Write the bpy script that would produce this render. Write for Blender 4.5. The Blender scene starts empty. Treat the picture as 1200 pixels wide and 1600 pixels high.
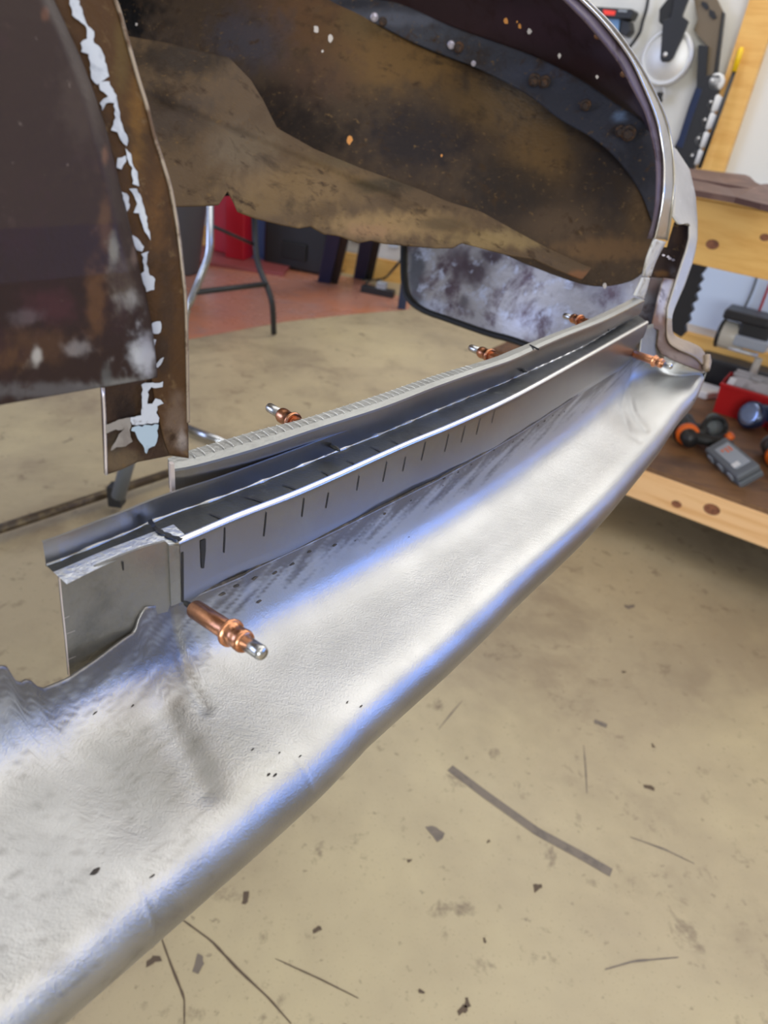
import bpy, bmesh, math, random
import numpy as np
from mathutils import Vector, Matrix, noise

random.seed(7); np.random.seed(7)
H = 1.08                                   # camera height above the floor (metres)
FPX = 1110.0                               # focal length in pixels of the 1200x1600 frame

# ------------------------------------------------------------------ camera
def unit(v): v = np.array(v, float); return v/np.linalg.norm(v)
_zc = -unit([-260, -1830, -FPX]); _F = np.array([0, 0, -1.0])
_yc = unit(_F-_F.dot(_zc)*_zc); _xc = np.cross(_yc, _zc)
R = np.array([_xc, _yc, _zc])
scene = bpy.context.scene
col = scene.collection
cam_d = bpy.data.cameras.new('camera'); cam = bpy.data.objects.new('camera', cam_d); col.objects.link(cam)
M4 = Matrix([list(R[i])+[0] for i in range(3)]+[[0, 0, 0, 1]]); M4.translation = (0, 0, H)
cam.matrix_world = M4
cam_d.sensor_fit = 'HORIZONTAL'; cam_d.sensor_width = 36; cam_d.lens = FPX/1200*36
cam_d.clip_start = 0.01; cam_d.clip_end = 60
cam_d.dof.use_dof = True; cam_d.dof.focus_distance = 0.36; cam_d.dof.aperture_fstop = 17
scene.camera = cam
scene.view_settings.view_transform = 'Standard'; scene.view_settings.look = 'None'
scene.view_settings.gamma = 1; scene.view_settings.use_curve_mapping = False
scene.view_settings.exposure = 0.0

# ------------------------------------------------------------------ world + lights
w = bpy.data.worlds.new('world'); scene.world = w; w.use_nodes = True
w.node_tree.nodes['Background'].inputs[0].default_value = (0.85, 0.92, 1.0, 1)
w.node_tree.nodes['Background'].inputs[1].default_value = 0.4
def area(name, loc, target, sx, sy, power, color):
    d = bpy.data.lights.new(name, 'AREA'); d.shape = 'RECTANGLE'; d.size = sx; d.size_y = sy
    d.energy = power; d.color = color
    o = bpy.data.objects.new(name, d); col.objects.link(o); o.location = loc
    o.rotation_euler = (Vector(target)-Vector(loc)).to_track_quat('-Z', 'Y').to_euler()
    return o
area('ceiling_lamp', (0.2, 1.9, 2.76), (0.2, 1.9, 0), 3.2, 3.0, 38, (1.0, 0.99, 0.97))
area('ceiling_lamp', (1.5, -0.9, 2.76), (1.5, -0.9, 0), 1.4, 2.4, 20, (1.0, 0.93, 0.82))
area('ceiling_lamp', (0.7, 4.3, 2.70), (0.3, 3.6, 0), 1.4, 1.4, 62, (1.0, 0.97, 0.92))  # extra lamp added to brighten the floor at the back
area('bench_fill', (1.35, 2.25, 2.35), (0.5, 1.0, 0.5), 1.8, 0.7, 8, (1.0, 0.99, 0.96))  # unseen light added to brighten the panel's far end and the bench
area('window_daylight', (4.1, 0.55, 2.25), (0.0, 0.4, 0.9), 2.6, 0.7, 42, (0.08, 0.27, 1.0))
area('doorway_daylight', (-4.6, 0.6, 1.5), (-0.6, 1.4, 0.3), 2.4, 2.0, 85, (0.50, 0.62, 1.0))
area('rear_fill', (0.6, -3.4, 1.5), (1.4, 2.0, 0.6), 2.4, 1.4, 92, (0.92, 0.96, 1.0))  # fill light added behind the camera to brighten the bench side

# ------------------------------------------------------------------ geometry helpers
UP = np.array([0, 0, H])
def ray(px, py): return R@np.array([(px-600)/FPX, -(py-800)/FPX, -1.0])
def P(px, py, d): return ray(px, py)*d+UP
def onz(px, py, z): r = ray(px, py); return r*((z-H)/r[2])+UP          # z above the floor
def proj(p):
    c = R.T@(np.array(p)-UP); return 600+FPX*c[0]/-c[2], 800-FPX*c[1]/-c[2]
def interp(pts, n, closed=False):
    """resample a polyline of any dimension to n points, smooth (Catmull-Rom), by arc length"""
    p = np.array(pts, float)
    q = np.vstack([2*p[0]-p[1], p, 2*p[-1]-p[-2]])
    out = []
    for i in range(1, len(q)-2):
        for t in np.linspace(0, 1, 16, endpoint=False):
            a, b, c_, d = q[i-1], q[i], q[i+1], q[i+2]
            out.append(.5*((2*b)+(-a+c_)*t+(2*a-5*b+4*c_-d)*t*t+(-a+3*b-3*c_+d)*t**3))
    out.append(p[-1]); out = np.array(out)
    s = np.concatenate([[0], np.cumsum(np.linalg.norm(np.diff(out, axis=0), axis=1))])
    u = np.linspace(0, s[-1], n)
    return np.stack([np.interp(u, s, out[:, k]) for k in range(out.shape[1])], 1)
def lin(pts, n):
    p = np.array(pts, float)
    s = np.concatenate([[0], np.cumsum(np.linalg.norm(np.diff(p, axis=0), axis=1))])
    u = np.linspace(0, s[-1], n)
    return np.stack([np.interp(u, s, p[:, k]) for k in range(p.shape[1])], 1)
def tps(ctrl):
    """smooth depth field from control points (px, py, depth)"""
    c = np.array(ctrl, float); X = c[:, :2]/400; n = len(c)
    def U(r): return np.where(r > 1e-9, r*r*np.log(np.maximum(r, 1e-9)), 0)
    K = U(np.linalg.norm(X[:, None]-X[None], axis=2))+np.eye(n)*1e-3
    Pm = np.hstack([np.ones((n, 1)), X])
    A = np.vstack([np.hstack([K, Pm]), np.hstack([Pm.T, np.zeros((3, 3))])])
    s = np.linalg.solve(A, np.concatenate([c[:, 2], np.zeros(3)]))
    def f(px, py):
        x = np.array([px, py])/400
        return float(s[:n]@U(np.linalg.norm(X-x, axis=1))+s[n]+s[n+1:]@x)
    return f
class G:
    """collects faces of several materials into one mesh"""
    def __init__(self): self.v = []; self.f = []; self.m = []; self.col = {}
    def add(self, verts, faces, mi=0):
        o = len(self.v); self.v += [tuple(map(float, a)) for a in verts]
        self.f += [tuple(i+o for i in f) for f in faces]; self.m += [mi]*len(faces); return o
    def grid(self, rows, mi=0, closed=False):
        rows = np.array(rows); n, m = rows.shape[:2]
        fs = [(i*m+j, i*m+(j+1) % m, (i+1)*m+(j+1) % m, (i+1)*m+j) for i in range(n-1) for j in range(m if closed else m-1)]
        return self.add(rows.reshape(-1, 3), fs, mi)
    def box(self, c, s, ax=None, mi=0):
        c = np.array(c, float); X, Y, Z = np.eye(3) if ax is None else [np.array(a, float) for a in ax]
        vs = [c+X*s[0]/2*i+Y*s[1]/2*j+Z*s[2]/2*k for i in (-1, 1) for j in (-1, 1) for k in (-1, 1)]
        self.add(vs, [(0, 1, 3, 2), (4, 6, 7, 5), (0, 4, 5, 1), (2, 3, 7, 6), (0, 2, 6, 4), (1, 5, 7, 3)], mi)
    def prism(self, pts, vec, mi=0):
        pts = [np.array(p, float) for p in pts]; n = len(pts); vec = np.array(vec, float)
        self.add(pts+[p+vec for p in pts], [tuple(range(n))[::-1], tuple(range(n, 2*n))]+[(i, (i+1) % n, n+(i+1) % n, n+i) for i in range(n)], mi)
    def lathe(self, a, b, prof, seg=24, mi=0, cap=True):
        """prof: list of (t 0..1 along a->b, radius)"""
        a = np.array(a, float); b = np.array(b, float); z = unit(b-a)
        x = unit(np.cross(z, [0.3, 0.2, 0.93])); y = np.cross(z, x)
        rows = [[a+(b-a)*t+r*(math.cos(k*2*math.pi/seg)*x+math.sin(k*2*math.pi/seg)*y) for k in range(seg)] for t, r in prof]
        o = self.grid(rows, mi, True)
        if cap:
            self.f.append(tuple(o+k for k in range(seg))[::-1]); self.m.append(mi)
            self.f.append(tuple(o+(len(prof)-1)*seg+k for k in range(seg))); self.m.append(mi)
    def tube(self, pts, r, seg=10, mi=0, smooth=True, n=None):
        p = interp(pts, n or max(8, len(pts)*5)) if smooth else np.array(pts, float)
        rows = []; prev = np.array([0.31, 0.17, 0.93])
        for i in range(len(p)):
            t = unit(p[min(i+1, len(p)-1)]-p[max(i-1, 0)])
            x = np.cross(t, prev); x = unit(x) if np.linalg.norm(x) > 1e-4 else unit(np.cross(t, [1, 0, 0])); y = np.cross(t, x)
            prev = np.cross(x, t)*-1 if False else prev
            rows.append([p[i]+r*(math.cos(k*2*math.pi/seg)*x+math.sin(k*2*math.pi/seg)*y) for k in range(seg)])
        o = self.grid(rows, mi, True)
        self.f.append(tuple(o+k for k in range(seg))[::-1]); self.m.append(mi)
        self.f.append(tuple(o+(len(p)-1)*seg+k for k in range(seg))); self.m.append(mi)
def obj(name, g, mats, parent=None, smooth=False, solid=0, bevel=0, color=None, subd=0, flip=False, fixn=True, offset=-1):
    me = bpy.data.meshes.new(name)
    off = Vector(parent.matrix_world.translation) if parent is not None and parent.type == 'EMPTY' else Vector((0, 0, 0))
    if parent is not None and parent.type != 'EMPTY' and parent.parent is not None: off = Vector(parent.parent.location)
    top = parent is None
    vs = [Vector(v)-off for v in g.v]
    if top:
        lo = Vector([min(v[k] for v in vs) for k in range(3)]); hi = Vector([max(v[k] for v in vs) for k in range(3)])
        base = Vector(((lo.x+hi.x)/2, (lo.y+hi.y)/2, lo.z)); vs = [v-base for v in vs]
    me.from_pydata([tuple(v) for v in vs], [], g.f)
    if not isinstance(mats, (list, tuple)): mats = [mats]
    for m in mats: me.materials.append(m)
    for p, mi in zip(me.polygons, g.m): p.material_index = mi; p.use_smooth = smooth
    if color is not None:
        at = me.color_attributes.new('DirtAndShade', 'FLOAT_COLOR', 'POINT')
        at.data.foreach_set('color', np.array(color, dtype=np.float32).ravel())
    if fixn:
        bm = bmesh.new(); bm.from_mesh(me); bmesh.ops.recalc_face_normals(bm, faces=bm.faces); bm.to_mesh(me); bm.free()
    o = bpy.data.objects.new(name, me); col.objects.link(o)
    if top: o.location = base
    else: o.parent = parent
    if solid: md = o.modifiers.new('s', 'SOLIDIFY'); md.thickness = solid; md.offset = offset
    if bevel: md = o.modifiers.new('b', 'BEVEL'); md.width = bevel; md.segments = 2; md.limit_method = 'ANGLE'
    if subd: md = o.modifiers.new('u', 'SUBSURF'); md.levels = subd; md.render_levels = subd
    return o
def tag(o, label=None, cat=None, group=None, kind=None):
    if label: o['label'] = label
    if cat: o['category'] = cat
    if group: o['group'] = group
    if kind: o['kind'] = kind
    return o
def thing(name, label, cat, loc, group=None):
    o = bpy.data.objects.new(name, None); col.objects.link(o); o.location = Vector([float(x) for x in loc]); o.empty_display_size = .05
    o.matrix_world = Matrix.Translation(o.location)
    return tag(o, label, cat, group)

# ------------------------------------------------------------------ materials
def _noise(nt, co, scale, detail=5, rough=.6, stretch=None, dist=0):
    n = nt.nodes.new('ShaderNodeTexNoise'); n.inputs['Scale'].default_value = scale
    n.inputs['Detail'].default_value = detail; n.inputs['Roughness'].default_value = rough; n.inputs['Distortion'].default_value = dist
    if stretch:
        mp = nt.nodes.new('ShaderNodeMapping'); mp.inputs['Scale'].default_value = stretch[:3]
        if len(stretch) > 3: mp.inputs['Rotation'].default_value = (0, 0, stretch[3])
        nt.links.new(co, mp.inputs[0]); nt.links.new(mp.outputs[0], n.inputs['Vector'])
    else: nt.links.new(co, n.inputs['Vector'])
    return n.outputs['Fac']
def _ramp(nt, fac, stops):
    r = nt.nodes.new('ShaderNodeValToRGB'); el = r.color_ramp.elements
    while len(el) < len(stops): el.new(0.5)
    for e, (p, c) in zip(el, stops): e.position = p; e.color = (c, c, c, 1) if isinstance(c, (int, float)) else (*c, 1)
    nt.links.new(fac, r.inputs[0]); return r.outputs['Color']
def _mix(nt, fac, a, b, mode='MIX'):
    m = nt.nodes.new('ShaderNodeMix'); m.data_type = 'RGBA'; m.blend_type = mode
    for s, v in ((m.inputs[0], fac), (m.inputs[6], a), (m.inputs[7], b)):
        if isinstance(v, (int, float)): s.default_value = v
        elif isinstance(v, tuple): s.default_value = (*v, 1)
        else: nt.links.new(v, s)
    return m.outputs[2]
def mat(name, base, rough=.5, metal=0, layers=(), bump=(), rvar=None, attr=None, emit=None):
    """layers: (scale, lo, hi, color, stretch) noise patches over base; bump: (scale, strength, stretch)"""
    m = bpy.data.materials.new(name); m.use_nodes = True; nt = m.node_tree; b = nt.nodes['Principled BSDF']
    co = nt.nodes.new('ShaderNodeTexCoord').outputs['Object']
    c = tuple(base)
    if attr:
        a = nt.nodes.new('ShaderNodeAttribute'); a.attribute_name = 'DirtAndShade'; c = a.outputs['Color']
    for L in layers:
        sc, lo, hi, colr = L[:4]; st = L[4] if len(L) > 4 else None
        f = _ramp(nt, _noise(nt, co, sc, 6, .65, st, 0.3), [(lo, 0.0), (hi, 1.0)])
        c = _mix(nt, f, c, tuple(colr))
    if isinstance(c, tuple): b.inputs['Base Color'].default_value = (*c, 1)
    else: nt.links.new(c, b.inputs['Base Color'])
    b.inputs['Metallic'].default_value = metal
    if rvar:
        nt.links.new(_ramp(nt, _noise(nt, co, rvar[0]), [(.3, rough-rvar[1]), (.7, rough+rvar[1])]), b.inputs['Roughness'])
    else: b.inputs['Roughness'].default_value = rough
    last = None
    for B in bump:
        sc, stg = B[:2]; st = B[2] if len(B) > 2 else None
        bn = nt.nodes.new('ShaderNodeBump'); bn.inputs['Strength'].default_value = stg
        bn.inputs['Distance'].default_value = B[3] if len(B) > 3 else 0.001
        nt.links.new(_noise(nt, co, sc, 4, .6, st), bn.inputs['Height'])
        if last: nt.links.new(last, bn.inputs['Normal'])
        last = bn.outputs[0]
    if last: nt.links.new(last, b.inputs['Normal'])
    if emit: b.inputs['Emission Color'].default_value = (*emit[0], 1); b.inputs['Emission Strength'].default_value = emit[1]
    return m
def srgb(r, g, b): return tuple(((x/255)/12.92 if x <= 10 else (((x/255)+.055)/1.055)**2.4) for x in (r, g, b))

M = {}
M['steel'] = mat('bare_steel', (.56, .56, .55), .38, 1, [ (900, .70, .76, (.2, .19, .18))],
                 [(1100, .26), (420, .16, (.25, 1.2, 1, .6)), (12, .05, None, .003)], rvar=(18, .06), attr=True)
M['galv'] = mat('sheet_steel', (.31, .305, .31), .30, 1, [(30, .5, .75, (.34, .34, .33))], [(1200, .08)], rvar=(14, .03))
M['ledge'] = mat('blackened_sheet', (.062, .064, .060), .42, .5, [(35, .5, .7, (.04, .04, .038)), (90, .62, .74, (.15, .15, .135))], [(500, .2)], rvar=(60, .1))
M['filed'] = mat('filed_sheet', (.36, .365, .355), .38, 1, [(40, .5, .75, (.28, .28, .27))], [(600, .3)])
M['lip'] = mat('polished_lip', (.86, .85, .82), .24, 1, [(200, .6, .7, (.6, .58, .54))])
M['zinc'] = mat('bright_zinc', (.72, .74, .75), .32, 1, [(120, .5, .7, (.5, .5, .5))], [(500, .5)])
M['greysteel'] = mat('grey_steel', (.27, .27, .26), .38, .9, [(28, .5, .7, (.17, .17, .165)), (12, .5, .7, (.33, .32, .30))], [(400, .25)])
M['ink'] = mat('marker_ink', (.012, .012, .013), .5)
M['soot'] = mat('weld_soot', (.045, .038, .033), .8, 0, [(200, .5, .6, (.1, .08, .06))])
M['edge'] = mat('cut_edge', (.8, .72, .70), .35, .7)
M['copper'] = mat('copper', (.66, .30, .16), .26, 1, [(180, .5, .75, (.38, .16, .09))], [(800, .1)])
M['pin'] = mat('steel_pin', (.58, .58, .57), .24, 1)
M['black'] = mat('black_paint', (.018, .018, .019), .42)
M['rubber'] = mat('black_rubber', (.012, .012, .012), .6)
M['concrete'] = mat('concrete', srgb(182, 165, 131), .42, 0,
    [(1.3, .42, .66, srgb(160, 144, 115)), (4.5, .5, .72, srgb(146, 129, 103)), (0.7, .5, .66, srgb(196, 180, 140)), (16, .60, .74, srgb(126, 109, 86)), (60, .62, .72, srgb(140, 124, 98)), (220, .60, .74, srgb(150, 133, 104))],
    [(120, .15), (15, .12, None, .004)], rvar=(3, .1))
M['stain'] = mat('floor_stain', srgb(124, 112, 97), .5, 0, [(40, .5, .65, srgb(105, 95, 84))])
M['crack'] = mat('floor_crack', srgb(98, 82, 64), .8)
M['redfloor'] = mat('red_floor_paint', srgb(182, 128, 108), .28, 0, [(2.0, .46, .62, srgb(196, 126, 92)), (8, .55, .7, srgb(172, 130, 118))], rvar=(4, .08))
M['shadowmat'] = mat('floor_mat', srgb(92, 88, 80), .7, 0, [(10, .5, .7, srgb(80, 77, 70))])
M['wall'] = mat('white_wall', srgb(222, 220, 212), .6, 0, [(2, .5, .7, srgb(208, 208, 204)), (60, .7, .76, srgb(160, 155, 148))])
M['board'] = mat('white_board', srgb(208, 224, 246), .4)
M['ceil'] = mat('ceiling_paint', srgb(225, 225, 220), .7)
M['wood'] = mat('pine', srgb(232, 184, 104), .5, 0, [(5, .45, .65, srgb(218, 164, 84), (1, .25, 6)), (3.2, .66, .72, srgb(128, 82, 48))], [(60, .2, (.2, 1, 4))])
M['wood2'] = mat('pale_pine', srgb(240, 194, 138), .5, 0, [(6, .45, .65, srgb(226, 172, 112), (.3, .6, 8, -.52)), (4, .68, .72, srgb(150, 92, 60))])
M['ply'] = mat('stained_plywood', srgb(132, 96, 62), .55, 0, [(6, .42, .65, srgb(104, 74, 50), (.5, 3, 1, -.52)), (4, .5, .68, srgb(84, 62, 48))])
M['red'] = mat('red_paint', srgb(178, 24, 40), .4)
M['redbin'] = mat('red_plastic', srgb(176, 20, 22), .38)
M['white'] = mat('white_plastic', srgb(222, 222, 220), .4)
M['paper'] = mat('paper', srgb(178, 174, 172), .8, 0, [(30, .5, .6, srgb(150, 145, 140))])
M['yellow'] = mat('yellow_cap', srgb(238, 196, 20), .35)
M['navy'] = mat('navy_paint', srgb(30, 42, 72), .35)
M['blue'] = mat('blue_paint', srgb(58, 82, 136), .4)
M['orange'] = mat('orange_plastic', srgb(230, 106, 30), .4)
M['casegrey'] = mat('grey_plastic', srgb(98, 103, 108), .4)
M['casewin'] = mat('clear_lid', srgb(160, 166, 172), .2)
M['beige'] = mat('beige_enamel', srgb(196, 190, 172), .35)
M['greyplastic'] = mat('mid_grey_plastic', srgb(96, 104, 106), .45)
M['chrome'] = mat('chrome_tube', (.5, .52, .55), .2, 1)
M['alu'] = mat('brushed_aluminium', (.74, .74, .72), .5, .6)
M['taupe'] = mat('taupe_steel', srgb(118, 104, 84), .45, .3)
M['bluegrey'] = mat('pale_siding', srgb(196, 204, 216), .5)
M['siding_blue'] = mat('blue_siding', srgb(90, 120, 176), .5)
M['rust_tube'] = mat('rusty_tube', srgb(74, 60, 44), .5, .3, [(30, .5, .65, srgb(110, 94, 66))])
M['dirt'] = mat('grimy_steel', (0, 0, 0), .62, 0, [(22, .56, .76, (.034, .022, .014)), (55, .58, .70, (.045, .026, .014)), (160, .60, .70, (.14, .085, .038))], [(240, .6), (60, .5, None, .003)], attr=True)
M['dirtl'] = mat('primer_steel', (0, 0, 0), .42, .1, [(34, .54, .70, (.040, .020, .020)), (120, .62, .74, (.05, .03, .025)), (300, .68, .74, (.16, .12, .10))], [(500, .15), (90, .12, None, .001)], attr=True)
M['scuff'] = mat('scuffed_bare_steel', (0, 0, 0), .40, .7, [(16, .5, .62, (.16, .11, .11)), (40, .56, .68, (.62, .62, .64))], [(300, .15), (20, .25, None, .004)], attr=True)
for k, v_ in (('dirt', .10), ('dirtl', .18)): M[k].node_tree.nodes['Principled BSDF'].inputs['Specular IOR Level'].default_value = v_
M['orangerust'] = mat('rust', (.13, .055, .02), .8, 0, [(60, .5, .62, (.05, .025, .015)), (140, .6, .7, (.25, .12, .05))], [(300, .5)])
M['flake'] = mat('white_paint_flakes', (.52, .54, .56), .55, 0, [(70, .5, .62, (.34, .36, .39)), (140, .62, .72, (.12, .09, .07))], [(400, .3)])
M['sheetrust'] = mat('brown_sheet', srgb(88, 62, 56), .55, .2, [(12, .5, .65, srgb(112, 84, 74)), (30, .64, .7, srgb(150, 120, 100))])

# ------------------------------------------------------------------ the setting
BD = np.array([math.cos(math.radians(-30)), math.sin(math.radians(-30)), 0]); BN = np.array([-BD[1], BD[0], 0])   # along the bench / away from us
ZUP = np.array([0, 0, 1.0])
def onc(px, py, c): r = ray(px, py); return r*(c/r.dot(BN))+UP              # on a plane parallel to the bench front
def bp(a, c, z): return BD*a+BN*c+ZUP*z
def struct(name, g, m, **k): return tag(obj(name, g, m, **k), kind='structure')

g = G(); g.box((0, 1.5, -.05), (11, 11, .1))
def ribbon(g, pix, width, z, mi, taper=True):
    p = lin([onz(x, y, 0)[:2] for x, y in pix], max(3, len(pix)*4)); rows = []
    for i in range(len(p)):
        t = unit(p[min(i+1, len(p)-1)]-p[max(i-1, 0)]); n = np.array([-t[1], t[0]])
        ww = width*(.5 if not taper else .5*(.35+.65*math.sin(math.pi*(i+.5)/len(p))))*(1+.3*random.uniform(-1, 1)*taper)
        rows.append([(*(p[i]+n*ww), z), (*(p[i]-n*ww), z)])
    g.grid(rows, mi)
# red painted bay at the back left, old tape mark, cracks and specks lie on the slab
redpix = [(200, 560), (296, 530), (450, 502), (560, 490), (640, 484), (640, 470), (560, 436), (470, 420)]
g.prism([(*onz(x, y, 0)[:2], .0002) for x, y in redpix]+[(-1.2, 6.5, .0002), (-6, 6.5, .0002), (-6, 2.2, .0002)], (0, 0, .0008), 1)
ribbon(g, [(703, 1200), (760, 1243), (840, 1300), (905, 1335), (955, 1364)], .017, .0006, 2, False)
ribbon(g, [(275, 1430), (330, 1470), (372, 1515), (420, 1560), (455, 1600)], .0035, .0006, 3)
ribbon(g, [(250, 1460), (268, 1510), (288, 1560), (288, 1610)], .003, .0006, 3)
ribbon(g, [(430, 1498), (500, 1530), (560, 1560)], .002, .0006, 3)
ribbon(g, [(985, 1308), (1040, 1328), (1085, 1350)], .003, .0006, 2)
ribbon(g, [(912, 1165), (915, 1200), (917, 1240)], .003, .0006, 2)
ribbon(g, [(945, 1515), (990, 1502), (1060, 1496)], .003, .0006, 2)
ribbon(g, [(685, 1140), (705, 1115), (722, 1095)], .0025, .0006, 2)
for x, y, s in [(658, 1550, .006), (722, 1578, .012), (730, 1566, .008), (840, 1386, .012), (384, 1405, .012), (312, 1505, .014), (495, 1452, .009),
                (936, 1130, .016), (680, 1300, .02), (240, 1500, .012), (985, 948, .016), (640, 1345, .005), (763, 1315, .005), (757, 1470, .005),
                (1013, 1230, .012), (975, 1050, .007), (1020, 1165, .006)]:
    cx, cy = onz(x, y, 0)[:2]; n = 9; an = random.uniform(0, 3)
    pts = []
    for k in range(n):
        a = 2*math.pi*k/n; rr = s*(.45+.4*random.random())*(1.3 if abs(math.cos(a-an)) > .7 else .6)
        pts.append((cx+rr*math.cos(a), cy+rr*math.sin(a), .0006))
    g.add(pts, [tuple(range(n))], 3 if s < .013 else 2)
struct('floor', g, [M['concrete'], M['redfloor'], M['stain'], M['crack']], fixn=False)

CW = 3.0
wa0 = float(onc(850, 300, CW).dot(BD)); g = G(); g.box(bp((wa0+1.9)/2, CW+.05, 1.4), (1.9-wa0, .1, 2.8), (BD, BN, ZUP)); struct('wall_right', g, M['wall'])
# back wall seen under the body: siding over a yellow skirting board
pL = onz(500, 419, 0); pR = onz(640, 446, 0); WD = unit((pR-pL)*[1, 1, 0]); WN = np.array([-WD[1], WD[0], 0])
g = G(); c0 = (pL+pR)/2; L = 5.0
g.box(c0+WN*.12-WD*1.0+ZUP*1.4, (L, .1, 2.8), (WD, WN, ZUP), 0)
for k in range(40):
    a = -L/2+k*L/40
    g.box(c0+WN*.055-WD*1.0+WD*(a+.03)+ZUP*1.5, (.06, .03, 2.6), (WD, WN, ZUP), 1 if k % 3 else 2)
struct('wall_back', g, [M['wall'], M['bluegrey'], M['siding_blue']])
g = G(); g.box(c0+WN*.02-WD*1.0+ZUP*.062, (L, .04, .124), (WD, WN, ZUP)); struct('baseboard_back', g, M['wood'])
g = G(); g.box((-5.45, 1.5, 1.4), (.1, 11, 2.8)); struct('wall_left', g, M['wall'])
g = G(); g.box((0, 1.5, 2.85), (11, 11, .1)); struct('ceiling', g, M['ceil'])

# ------------------------------------------------------------------ the car body: curves of the sill (pixel readings turned into metres)
LIP = [(104, 912), (150, 889), (190, 872), (240, 856), (285, 845), (360, 812), (400, 797), (472, 768), (558, 730), (625, 699), (700, 668), (800, 622), (900, 567), (1000, 510), (1012, 503)]
W0 = [(72, 883), (100, 873), (150, 852), (200, 832), (233, 817), (283, 798), (337, 780), (400, 756), (458, 733), (520, 708), (600, 676), (690, 638), (755, 611), (800, 592), (900, 547), (950, 518), (995, 491)]
SEAM = [(283, 938), (322, 923), (377, 900), (400, 887), (500, 840), (567, 807), (647, 767), (700, 740), (800, 683), (853, 649), (900, 618), (950, 583), (983, 558)]
ZL = H-.16
lip = interp([onz(*p, ZL) for p in LIP], 120)
w0 = interp([onz(*p, ZL) for p in W0], 120)
body = thing('car_body', 'stripped old car body with rusty wheel housing, trunk opening and bare steel tail panel', 'car body', (0.05, .35, .80))
def norm_out(c, i):
    t = unit((c[min(i+1, len(c)-1)]-c[max(i-1, 0)])*[1, 1, 0]); return np.array([t[1], -t[0], 0])

# sill ledge: vertical inner wall, flat ledge, rounded bright lip, front face --------------
g = G(); n = 120; rows = []; T = .0011
face_start = 0
ii = [i for i in range(n)]
iL = min(range(n), key=lambda i: abs(proj(lip[i])[0]-283))
def wallz(i): return ZL+.0098
W1r = [w0[i]+ZUP*(wallz(i)-ZL) for i in range(n)]
# inner wall
g.grid([[W1r[i]-norm_out(w0, i)*T, W1r[i], w0[i]+ZUP*.0005, w0[i]-norm_out(w0, i)*T] for i in range(n)], 0)
# weld line along the wall foot
rows = []
for i in range(n):
    no = norm_out(w0, i); r = .00055*(1+.5*math.sin(i*2.3)+.4*math.sin(i*5.1))
    rows.append([w0[i]+no*(r*math.cos(a))+ZUP*(r*math.sin(a)) for a in np.linspace(0, 2*math.pi, 8, endpoint=False)])
g.grid(rows, 3, True)
# ledge floor with zinc patch on its left end, ink strokes, filed strip
for i in range(n-1):
    def pt(k, f): return w0[k]*(1-f)+lip[k]*f-ZUP*.0002
    px = proj(lip[i])[0]
    if px < 296:
        fs = [(0, .35, 1), (.35, 1.0, 4 if px < 287 else 1)]
    else: fs = [(0, .62, 1), (.62, 1.0, 1)]
    for a, b, mi in fs: g.add([pt(i, a), pt(i+1, a), pt(i+1, b), pt(i, b)], [(0, 1, 2, 3)], mi)
# ink strokes across the ledge
for (x0, y0), (x1, y1), wd in [((327, 802), (353, 815), .0006), ((382, 776), (417, 787), .0006), ((395, 777), (420, 789), .0003), ((441, 757), (468, 767), .0006), ((502, 736), (517, 745), .0006),
                               ((541, 719), (558, 727), .0005), ((579, 698), (599, 708), .0006), ((652, 676), (664, 681), .0005), ((610, 688), (622, 693), .0005), ((740, 640), (748, 643), .0004),
                               ((846, 533), (846, 534), .0003)]:
    a, b = onz(x0, y0, ZL+.0002), onz(x1, y1, ZL+.0002); s = unit(np.cross(b-a, ZUP)) if np.linalg.norm(b-a) > 1e-6 else BD
    m_ = (a+b)/2-s*.0006
    g.add([a-s*wd*.4, a+s*wd*.4, m_+s*wd, b+s*wd*.6, b-s*wd*.6, m_-s*wd], [(0, 1, 2, 5), (5, 2, 3, 4)], 2)
# thick painted stroke over the patch end
a, m1, b = onz(233, 812, ZL+.004), onz(252, 831, ZL+.0005), onz(284, 843, ZL+.0012); s = unit(np.cross(b-a, ZUP))
pp = lin([a, onz(240, 822, ZL+.0006), m1, onz(268, 838, ZL+.0005), b], 15)
g.grid([[p-s*(.0006+.0009*random.random()), p+s*(.0006+.0009*random.random())] for p in pp], 2)
obj('ledge', g, [M['galv'], M['ledge'], M['ink'], M['lip'], M['zinc'], M['filed']], body, smooth=False, fixn=False)
# front face with rounded lip
g = G(); seg = 9; rl = .0022
s3 = []
nb = 100; lp2 = interp([lip[i] for i in range(iL, n)][::6]+[lip[-1]], nb)
sz = interp([(i, z) for i, z in ((0, .027), (40, .0325), (80, .0325), (96, .029), (99, .010))], nb)[:, 1]
rows = []
for i in range(nb):
    no = norm_out(lp2, i); c = lp2[i]-no*rl*.5-ZUP*rl*.6; row = []
    for a in np.linspace(math.pi*.62, 0, seg): row.append(c+no*rl*math.cos(a)+ZUP*rl*math.sin(a))
    e = row[-1]
    for f in (.06, .3, .6, .85, 1.0): row.append(e-ZUP*(sz[i]-rl)*f)
    row.append(row[-1]-no*.0022-ZUP*.006)
    rows.append(row)
rows = np.array(rows)
g.grid(rows[:, :seg-2], 1); g.grid(rows[:, seg-3:], 0)
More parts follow.
